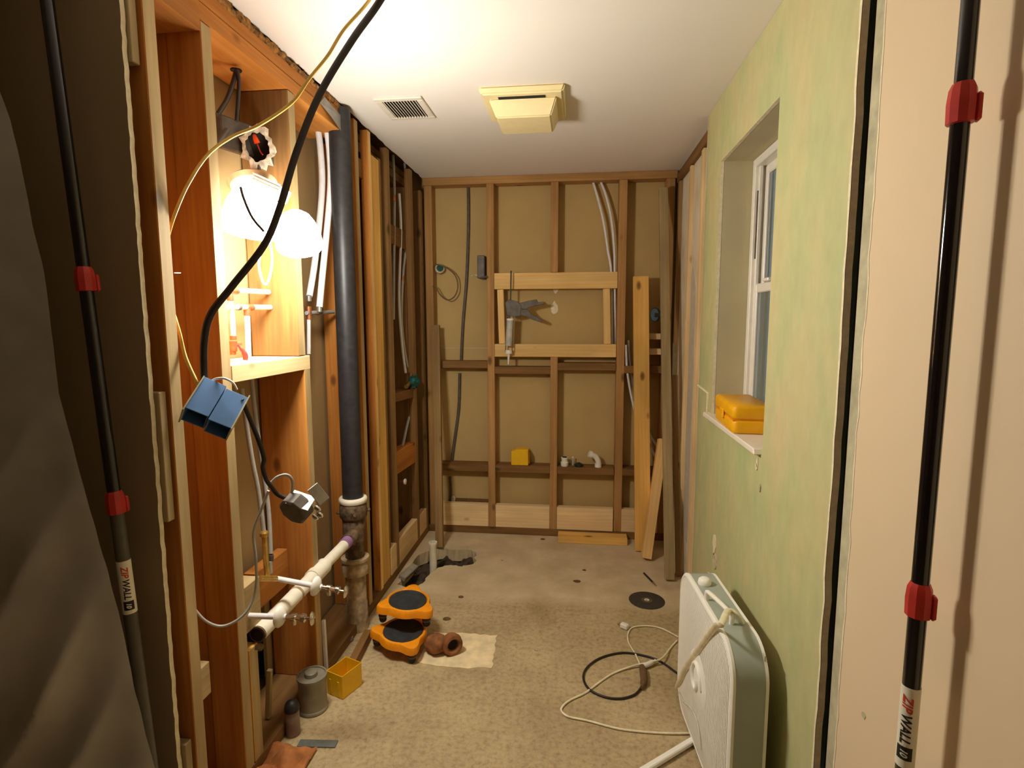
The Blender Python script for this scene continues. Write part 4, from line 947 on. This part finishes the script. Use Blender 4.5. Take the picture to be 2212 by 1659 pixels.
# yellow case on the window sill
c_ = Vector((.583, 2.035, .9765))
t = thing('tool_case', 'amber yellow hard case with rounded corners lying on the window sill', 'tool case', c_)
def rr(w_, d_, r, n=5):
    p = []
    for sx, sy, a0 in ((1, 1, 0), (-1, 1, 90), (-1, -1, 180), (1, -1, 270)):
        for k in range(n+1):
            a = math.radians(a0+90*k/n); p.append((sx*(w_/2-r)+r*math.cos(a), sy*(d_/2-r)+r*math.sin(a)))
    return p
def rslab(name, w_, d_, z0, z1, r, mat, par, X, e=.006):
    lay = [(z0, -e), (z0+e*.5, -e*.25), (z0+e, 0), (z1-e, 0), (z1-e*.5, -e*.25), (z1, -e)]
    mb = MB(); n = None
    for z, off in lay:
        ps = rr(w_+2*off, d_+2*off, max(.001, r+off)); n = len(ps)
        mb.v += [X @ Vector((x, y, z)) for x, y in ps]
    for i in range(len(lay)-1):
        for k in range(n): mb.f.append((i*n+k, i*n+(k+1) % n, (i+1)*n+(k+1) % n, (i+1)*n+k)); mb.m.append(0)
    mb.f.append(tuple(reversed(range(n)))); mb.f.append(tuple((len(lay)-1)*n+k for k in range(n))); mb.m += [0, 0]
    return mb.build(name, mat, par, smooth=50)
Xc = Matrix.Translation(c_) @ Euler((0, 0, math.radians(-3))).to_matrix().to_4x4()
rslab('case_base', .128, .31, .0, .044, .02, 'amber_plastic', t, Xc); rslab('case_lid', .132, .314, .046, .094, .02, 'amber_plastic', t, Xc, .010)
MB().box((-.062, -.15, .042), (.062, .15, .048), 0, Xc).build('seam', 'orange_plastic', t)
MB().box((-.072, -.025, .030), (-.064, .025, .062), 0, Xc).build('latch', 'amber_plastic', t, bevel=.003)

# ================================================================== FLOOR THINGS
yellow_tub('yellow_tub', Vector((-.838, 1.835, .001)), 0, .078, .098, .088, math.radians(-22), 'open yellow plastic box on the floor beside the grey can')
def creeper(cx, cy, z, rot, label, tilt=(0, 0)):
    t = thing('knee_creeper', label, 'knee pad', (cx, cy, z-.05), 'rolling knee pads')
    X = Matrix.Translation((cx, cy, z)) @ Euler((tilt[0], tilt[1], rot)).to_matrix().to_4x4()
    N = 60
    def rad(a, k=0): return .094+.038*max(0, math.cos(3*a))**2.2 - k
    mb = MB(); rings = [(-.022, .010, 0), (-.018, .0, 0), (.004, .0, 0), (.012, .004, 0), (.014, .012, 0), (.012, .0, 1), (.002, .006, 1), (-.01, .02, 1)]
    for z_, off, inner in rings:
        for k in range(N):
            a = 2*math.pi*k/N; r = (rad(a)-off) if not inner else (.081-off)
            mb.v.append(X @ Vector((r*math.cos(a)*1.08, r*math.sin(a), z_)))
    for i in range(len(rings)-1):
        for k in range(N): mb.f.append((i*N+k, i*N+(k+1) % N, (i+1)*N+(k+1) % N, (i+1)*N+k)); mb.m.append(0)
    mb.f.append(tuple(reversed(range(N)))); mb.m.append(0); mb.f.append(tuple((len(rings)-1)*N+k for k in range(N))); mb.m.append(0)
    mb.build('orange_shell', 'orange_plastic', t, smooth=45)
    mb = MB(); R_ = [(.080, .004), (.078, .012), (.066, .009), (.045, .004), (.025, .001), (.004, .0)]
    mb.lathe(R_, 32, X, sx=1.08); mb.build('knee_pad', 'black_foam', t, smooth=60)
    for k in range(3):
        a = 2*math.pi*k/3; q = X @ Vector((.105*math.cos(a)*1.08, .105*math.sin(a), -.022))
        st = MB().lathe([(.012, 0), (.012, -.010), (.018, -.012), (.016, -.020)], 12, Matrix.Translation(q)).build('caster_stem', 'dark_steel', t, smooth=40)
        w_ = MB().lathe([(.0, -.009), (.013, -.009), (.0155, -.005), (.0155, .005), (.013, .009), (0, .009)], 16, frame(q+Vector((0, 0, -.028)), (math.cos(a*2), math.sin(a*2), 0), Z)).build('caster_wheel', 'black_plastic', t, smooth=40)
    return t
creeper(-.700, 2.105, .072, math.radians(68), 'orange knee creeper with black pad, the lower one on the floor', (.10, 0))
creeper(-.700, 2.175, .166, math.radians(95), 'orange knee creeper with black pad, stacked on the other one', (.09, 0))
MB_ = MB()
c_ = Vector((-.528, 2.098, .0))
t = thing('pipe_fitting', 'rust brown rounded lump with a dark open end, right of the knee creepers', 'pipe fitting', c_)
def lumpy(c, r, sx, sy, sz, name, mat, par, seed=0, amp=.18, n=16):
    mb = MB(); b = 0
    for j in range(n+1):
        th = math.pi*j/n
        for k in range(n*2):
            g = math.pi*k/n; d = Vector((math.sin(th)*math.cos(g), math.sin(th)*math.sin(g), math.cos(th)))
            q = 1+amp*noise.noise(d*2.1+Vector((seed, 0, 0))); mb.v.append(Vector(c)+Vector((d.x*sx, d.y*sy, d.z*sz))*r*q)
    for j in range(n):
        for k in range(n*2): mb.f.append((j*n*2+k, j*n*2+(k+1) % (n*2), (j+1)*n*2+(k+1) % (n*2), (j+1)*n*2+k)); mb.m.append(0)
    return mb.build(name, mat, par, smooth=80)
lumpy(c_+Vector((-.03, -.01, .043)), .045, 1.05, .9, .85, 'body', 'rust_brown', t, 3)
MB().lathe([(.020, -.03), (.038, -.022), (.044, 0), (.040, .018), (.030, .022), (.024, .016), (.020, .0)], 24, frame(c_+Vector((.035, -.005, .043)), (.55, -.75, .05), Z), caps=False).build('open_end', 'rust_brown', t, smooth=50)
MB().lathe([(0, 0), (.022, 0), (.022, .002), (0, .002)], 18, frame(c_+Vector((.037, -.008, .043)), (.55, -.75, .05), Z)).build('bore', 'dark_void', t)
# grey can
c_ = Vector((-.905, 1.722, .0))
t = thing('metal_can', 'dusty grey round can with a capped spout on the floor by the framing', 'can', c_)
MB().lathe([(.048, 0), (.050, .004), (.049, .012), (.047, .014), (.047, .118), (.051, .121), (.051, .128), (.046, .128), (.045, .123), (.02, .122)], 32, Matrix.Translation(c_)).build('can_body', 'can_grey', t, smooth=40)
MB().lathe([(0, .12), (.022, .12), (.022, .136), (.019, .139), (0, .139)], 18, Matrix.Translation(c_+Vector((-.004, .002, 0)))).build('screw_cap', 'can_grey', t, smooth=40)
# aerosol
c_ = Vector((-.915, 1.60, .0))
t = thing('spray_bottle', 'small dark topped bottle in front of the grey can', 'bottle', c_)
MB().lathe([(.021, 0), (.023, .004), (.023, .078), (.020, .084)], 20, Matrix.Translation(c_)).build('bottle_body', plain('mauve grey', rgb(140, 116, 106), .4), t, smooth=40)
MB().lathe([(.023, .084), (.025, .088), (.024, .100), (.018, .112), (.008, .118), (0, .119)], 20, Matrix.Translation(c_)).build('bottle_cap', 'black_plastic', t, smooth=50)
# upright stick beside
tag(board('short_stake', (-1.0, 1.60, .05), (-.985, 1.60, .22), .016, .014, (1, 0, 0), 'wood_grey'), 'short dull stake standing in the dark gap left of the grey can', 'stake')
tag(board('white_strip', (-.93, 1.882, .02), (-.93, 1.876, .24), .012, .014, (1, 0, 0), 'white_hose'), 'narrow white strip standing against the lower stud behind the yellow box', 'strip')
# metal strip on the floor
c_ = at(686, 1606, 'z', .003)
o = MB().box((-.062, -.015, 0), (.062, .015, .004), 0, Matrix.Translation(c_-Vector((0, 0, .002))) @ Euler((0, 0, math.radians(5))).to_matrix().to_4x4()).build('steel_plate', plain('grey plate', rgb(128, 134, 128), .4, metal=.5), None, bevel=.001, origin=c_)
tag(o, 'small flat grey metal plate on the floor near the brown paper', 'metal plate')
# crumpled brown paper
def paper():
    c = at(622, 1650, 'z', 0); mb = MB(); N = 34
    for j in range(N+1):
        for i in range(N+1):
            x = (i/N-.5)*.17; y = (j/N-.5)*.20; e = max(abs(i/N-.5), abs(j/N-.5))*2
            z = .004+.045*(1-e**3)*abs(noise.noise(Vector((x*11, y*11, 3))))**.8*1.6 + .012*abs(noise.noise(Vector((x*34, y*34, 8))))
            mb.v.append(Vector((c.x-.02+x+.02*noise.noise(Vector((0, y*9, 1))), c.y-.035+y+.02*noise.noise(Vector((x*9, 0, 1))), z)))
    for j in range(N):
        for i in range(N): a = j*(N+1)+i; mb.f.append((a, a+1, a+N+2, a+N+1)); mb.m.append(0)
    o = mb.build('crumpled_paper', 'brown_card', None, smooth=22, origin=(c.x, c.y, 0))
    m_ = o.modifiers.new('thick', 'SOLIDIFY'); m_.thickness = .0012; m_.offset = 1
    tag(o, 'crumpled brown paper on the floor at the foot of the near left stud', 'paper')
paper()
# debris pieces at the foot of the stack
random.seed(5)
for k, (px, py, r) in enumerate(((752, 1385, .018), (733, 1392, .022), (716, 1402, .014))):
    c = at(px, py, 'z', 0)
    o = lumpy(c+Vector((0, 0, r*.6)), r, 1.2, .9, .7, 'rubble', ('steel', 'plaster', 'cast_iron')[k], None, k*3.1, .5, 8)
    tag(o, ('small shiny scrap of metal at the foot of the drain stack', 'pale chunk of plaster near the foot of the drain stack', 'dark crumb of rubble behind the yellow floor box')[k], 'debris')
tag(board('loose_board', (-.873, 2.16, .022), (-.853, 1.93, .022), .04, .03, (0, 0, 1), 'wood_dark'), 'dark narrow offcut lying on the floor from the stack towards the yellow box', 'board')
# white pipe stub in the trench
c_ = Vector((-.775, 2.875, -.04))
t = thing('floor_pipe', 'white pipe stub rising out of the broken trench in the floor', 'pipe', c_)
MB().lathe([(.020, 0), (.020, .165), (.0235, .170), (.0235, .182), (.018, .182), (.018, .15)], 22, Matrix.Translation(c_), caps=False).build('pipe', 'pvc', t, smooth=40)
MB().lathe([(0, .16), (.0185, .16), (.0185, .162), (0, .162)], 16, Matrix.Translation(c_)).build('bore', 'dark_void', t)
o = MB().box((-.02, -.075, 0), (.02, .075, .03), 0, Matrix.Translation((-.895, 2.79, -.012)) @ Euler((0, .35, -.18)).to_matrix().to_4x4()).build('broken_slab', plain('grey slab edge', rgb(150, 140, 122), .9, var=.15), None, bevel=.004, origin=(-.895, 2.79, 0))
tag(o, 'grey broken edge piece of slab lying beside the trench', 'debris')
# cutting disc
c_ = at(1397, 1297, 'z', .001)
t = thing('cutting_disc', 'dark round cutting disc lying flat on the floor', 'disc', c_)
X = Matrix.Translation(c_)
MB().lathe([(.011, 0), (.083, 0), (.085, .001), (.085, .002), (.083, .0028), (.011, .0028)], 48, X, caps=False).build('disc_plate', 'disc', t, smooth=30)
MB().lathe([(.011, .0028), (.026, .0030), (.026, .0024)], 32, X, caps=False).build('centre_label', plain('brown label', rgb(98, 86, 66), .6), t)
MB().lathe([(.007, .0015), (.012, .0036), (.012, .0)], 20, X, caps=False).build('arbor_ring', 'cream_wire', t)
# dark pencil like tool
p0, p1 = at(1391, 1238, 'z', .005), at(1418, 1266, 'z', .005)
t = thing('chisel', 'thin dark tool lying on the floor beyond the cutting disc', 'tool', p0)
MB().tube([p0, p0+(p1-p0)*.72], .005, 8).build('shaft', 'black_plastic', t, smooth=50)
MB().tube([p0+(p1-p0)*.72, p1], [.004, .0015], 8).build('tip', 'brass', t)
# cords on the floor
G = lambda px, py, z=.005: at(px, py, 'z', z)
t = thing('extension_cable', 'black extension cord coiled once on the floor with a brown plug', 'cord', G(1460, 1452))
MB().tube([G(1475, 1462), G(1460, 1452), G(1425, 1428), G(1390, 1416), G(1345, 1410), G(1300, 1420), G(1270, 1440), G(1260, 1463), G(1272, 1488), G(1305, 1505), G(1340, 1509), G(1370, 1501), G(1384, 1487)], .0042, 10, 8).build('cord', 'black_cable', t, smooth=60)
MB().tube([G(1386, 1486, .012), G(1391, 1472, .013), G(1390, 1455, .013), G(1387, 1440, .012)], [.007, .013, .014, .011], 14, 4).build('plug', 'seal_brown', t, smooth=60)
t = thing('power_cable', 'white fan power cord looping across the floor with a pale plug', 'cord', G(1490, 1583))
MB().tube([G(1490, 1584), G(1440, 1584), G(1380, 1580), G(1330, 1573), G(1270, 1557), G(1228, 1548), G(1213, 1536), G(1216, 1525), G(1232, 1512), G(1265, 1496), G(1300, 1470), G(1330, 1452), G(1370, 1438, .010), G(1405, 1430, .02), G(1430, 1422, .02), G(1448, 1400), G(1462, 1384)], .0036, 10, 8).build('cord', 'cream_wire', t, smooth=60)
MB().tube([G(1384, 1438), G(1372, 1412), G(1358, 1388), G(1357, 1368), G(1368, 1355), G(1400, 1352), G(1430, 1358), G(1465, 1376)], .0032, 8, 8).build('cord', 'cream_wire', t, smooth=60)
MB().tube([G(1388, 1440, .012), G(1402, 1434, .014), G(1416, 1427, .014)], [.009, .010, .006], 12, 3).build('connector', 'white_plastic', t, smooth=60)
X = Matrix.Translation(G(1349, 1352, .012)) @ Euler((0, 0, math.radians(-35))).to_matrix().to_4x4()
MB().box((-.018, -.012, -.011), (.018, .012, .011), 0, X).build('plug', 'white_plastic', t, bevel=.004)
for k in (-1, 1): MB().box((-.032, k*.006-.001, -.003), (-.018, k*.006+.001, .003), 0, X).build('prong', 'brass', t)

# ================================================================== BOX FAN
def box_fan():
    A0 = Vector((.364, 1.900, .0)); B0 = Vector((.400, 1.380, .0)); u = (B0-A0).normalized(); W = (B0-A0).length; Hf = .503; D = .096; z0 = .012
    nrm = Vector((u.y, -u.x, 0)); nrm = nrm if nrm.x < 0 else -nrm      # points into the room
    c = (A0+B0)/2 + Vector((0, 0, z0+Hf/2)) - nrm*D/2
    t = thing('box_fan', 'white and grey box fan standing on the floor against the green wall', 'fan', (c.x, c.y, 0))
    X = Matrix((u, Vector((0, 0, 1)), nrm)).transposed().to_4x4(); X.translation = c      # local x along the face, y up, z out
    R_ = .095; n = 9
    def rsq(h, off): return rr(W+2*off, h+2*off, R_+off, n)
    def ring(name, layers, mat, cap=False):
        mb = MB(); k = None
        for z, off in layers:
            ps = rsq(Hf, off); k = len(ps); mb.v += [X @ Vector((x, y, z)) for x, y in ps]
        for i in range(len(layers)-1):
            for j in range(k): mb.f.append((i*k+j, i*k+(j+1) % k, (i+1)*k+(j+1) % k, (i+1)*k+j)); mb.m.append(0)
        return mb.build(name, mat, t, smooth=40, recalc=True)
    h = D/2
    ring('housing', [(-h+.008, -.010), (-h+.006, 0), (h-.010, 0), (h-.010, -.006), (-h+.008, -.010)], 'fan_side')
    ring('front_rim', [(h-.011, .001), (h-.004, .0015), (h, -.003), (h+.001, -.010), (h-.004, -.014), (h-.012, -.012), (h-.011, .001)], 'fan_white')
    ring('back_rim', [(-h+.010, .001), (-h+.002, .0015), (-h, -.006), (-h+.004, -.014), (-h+.010, .001)], 'fan_white')
    # grille of fine bars, slightly domed
    mb = MB(); P_ = .0085; nb = int(W/P_)
    def half(x):      # half height of rounded square at x
        ax = abs(x); a = W/2-.011
        if ax > a: return 0
        r = R_-.011; yy = Hf/2-.011
        if ax > a-r: yy = yy-r+math.sqrt(max(0, r*r-(ax-(a-r))**2))
        return yy
    def dome(x, y): return h-.002+.010*max(0, 1-(x/(W/2))**4)*max(0, 1-(y/(Hf/2))**4)
    bw = .0031
    for i in range(-nb//2+1, nb//2):
        x = i*P_; hy = half(x)
        if hy <= .01: continue
        K = 10; ys = [-hy+2*hy*k/K for k in range(K+1)]; b = len(mb.v)
        for y in ys:
            z = dome(x, y)
            mb.v += [X @ Vector((x-bw, y, z)), X @ Vector((x+bw, y, z)), X @ Vector((x+bw, y, z-.004)), X @ Vector((x-bw, y, z-.004))]
        for k in range(K):
            for j in range(4): mb.f.append((b+k*4+j, b+k*4+(j+1) % 4, b+(k+1)*4+(j+1) % 4, b+(k+1)*4+j)); mb.m.append(0)
    g = mb.build('grille_bars', 'fan_white', t); g['kind'] = 'stuff'
    mb = MB(); nh = 40
    for i in range(1, nh):
        y = -Hf/2+Hf*i/nh; hx = half(y)*W/Hf
        K = 10; b = len(mb.v)
        for k in range(K+1):
            x = -hx+2*hx*k/K; z = dome(x, y)-.001
            mb.v += [X @ Vector((x, y-bw*.8, z)), X @ Vector((x, y+bw*.8, z)), X @ Vector((x, y+bw*.8, z-.004)), X @ Vector((x, y-bw*.8, z-.004))]
        for k in range(K):
            for j in range(4): mb.f.append((b+k*4+j, b+k*4+(j+1) % 4, b+(k+1)*4+(j+1) % 4, b+(k+1)*4+j)); mb.m.append(0)
    g = mb.build('grille_crossbars', 'fan_white', t); g['kind'] = 'stuff'
    # round badge with a swirl in relief
    Xh = X @ Matrix.Translation((0.0, -.0, h+.008))
    MB().lathe([(0, -.004), (.083, -.004), (.086, 0), (.078, .003), (0, .004)], 32, Xh).build('centre_badge', 'fan_white', t, smooth=40)
    sw = [Xh @ Vector((.050*math.cos(a)*(1-.11*a), .062*math.sin(a)*(1-.11*a), .006)) for a in [k*.35 for k in range(20)]]
    MB().tube(sw, .006, 8, 3).build('badge_swirl', 'fan_white', t, smooth=60)
    # blades, motor behind
    for k in range(5):
        Xk = X @ Matrix.Rotation(k*2*math.pi/5, 4, 'Z')
        MB().add([(.03, -.02, .012), (.15, -.06, .016), (.165, .03, -.016), (.03, .03, -.012)], [(0, 1, 2, 3)], 0, Xk).build('blade', 'fan_inner', t, recalc=False)
    MB().lathe([(0, -.03), (.035, -.03), (.035, .02), (0, .024)], 20, X).build('motor_hub', 'fan_inner', t)
    MB().box((-W/2+.02, -Hf/2+.02, -h+.006), (W/2-.02, Hf/2-.02, -h+.009), 0, X).build('rear_grille', 'fan_inner', t)
    # knob and carrying handle on the top
    zt = z0+Hf
    kp = at(1522, 1262, 'z', zt)
    MB().lathe([(.019, 0), (.021, .004), (.019, .016), (.012, .022), (0, .023)], 20, Matrix.Translation(kp)).build('speed_knob', 'fan_white', t, smooth=50)
    h0, h1 = at(1526, 1296, 'z', zt), at(1580, 1348, 'z', zt); hz = Vector((0, 0, 1)); hu = (h1-h0)
    hp = [h0, h0+hz*.022+hu*.02, h0+hz*.030+hu*.12, h0+hz*.030+hu*.85, h1+hz*.022, h1]
    MB().tube(hp, .008, 10, 4, flat=.75).build('handle', 'fan_white', t, smooth=60)
    # flat strap wrapped over the handle and down across the grille
    def face_pt(px, py, out=.010):
        d = FW + RT*(px-1106)/FPX - UP*(py-829.5)/FPX; o_ = Vector((0, 0, CH)); q0 = X @ Vector((0, 0, h+out)); return o_ + d*((q0-o_).dot(nrm)/d.dot(nrm))
    pts = [h1-nrm*.03+hz*.004, h1-nrm*.014+hz*.030, h1+nrm*.01+hz*.040, face_pt(1558, 1348, .018), face_pt(1543, 1356), face_pt(1505, 1408, .014), face_pt(1480, 1445, .014), face_pt(1468, 1472, .010), face_pt(1462, 1488, -.01)]
    MB().tube(pts, .0092, 10, 6, flat=.5).build('cord_strap', 'cream_wire', t, smooth=60)
    pts = [face_pt(1466, 1494, .006), face_pt(1474, 1512), face_pt(1492, 1530), face_pt(1503, 1550), face_pt(1510, 1580), face_pt(1514, 1620)]
    MB().tube(pts, .0026, 8, 6).build('thin_cord', 'fan_inner', t, smooth=60)
    # swung out foot
    board('foot', (.385, 1.705, .012), (.190, 1.545, .012), .016, .020, (0, 0, 1), 'fan_white', t, bevel=.003)
box_fan()

# repeats of one kind share a group
GROUPS = {'support_pole': 'telescopic poles', 'shutoff_valve': 'shutoff valves on the drain pipe wall', 'water_line': 'water lines in the framing', 'supply_hose': 'thick white hoses beside the vent pipe',
          'shower_riser': 'tubes in the shower bay', 'flat_cable': 'dark cables on the rear wall', 'drop_cable': 'dark cables above the lamp', 'yellow_cable': 'yellow cables', 'grey_wire': 'grey wires', 'loose_board': 'loose boards', 'rubble': 'rubble at the drain stack'}
for o in bpy.data.objects:
    g_ = GROUPS.get(o.name.split('.')[0])
    if g_ and o.parent is None: o['group'] = g_
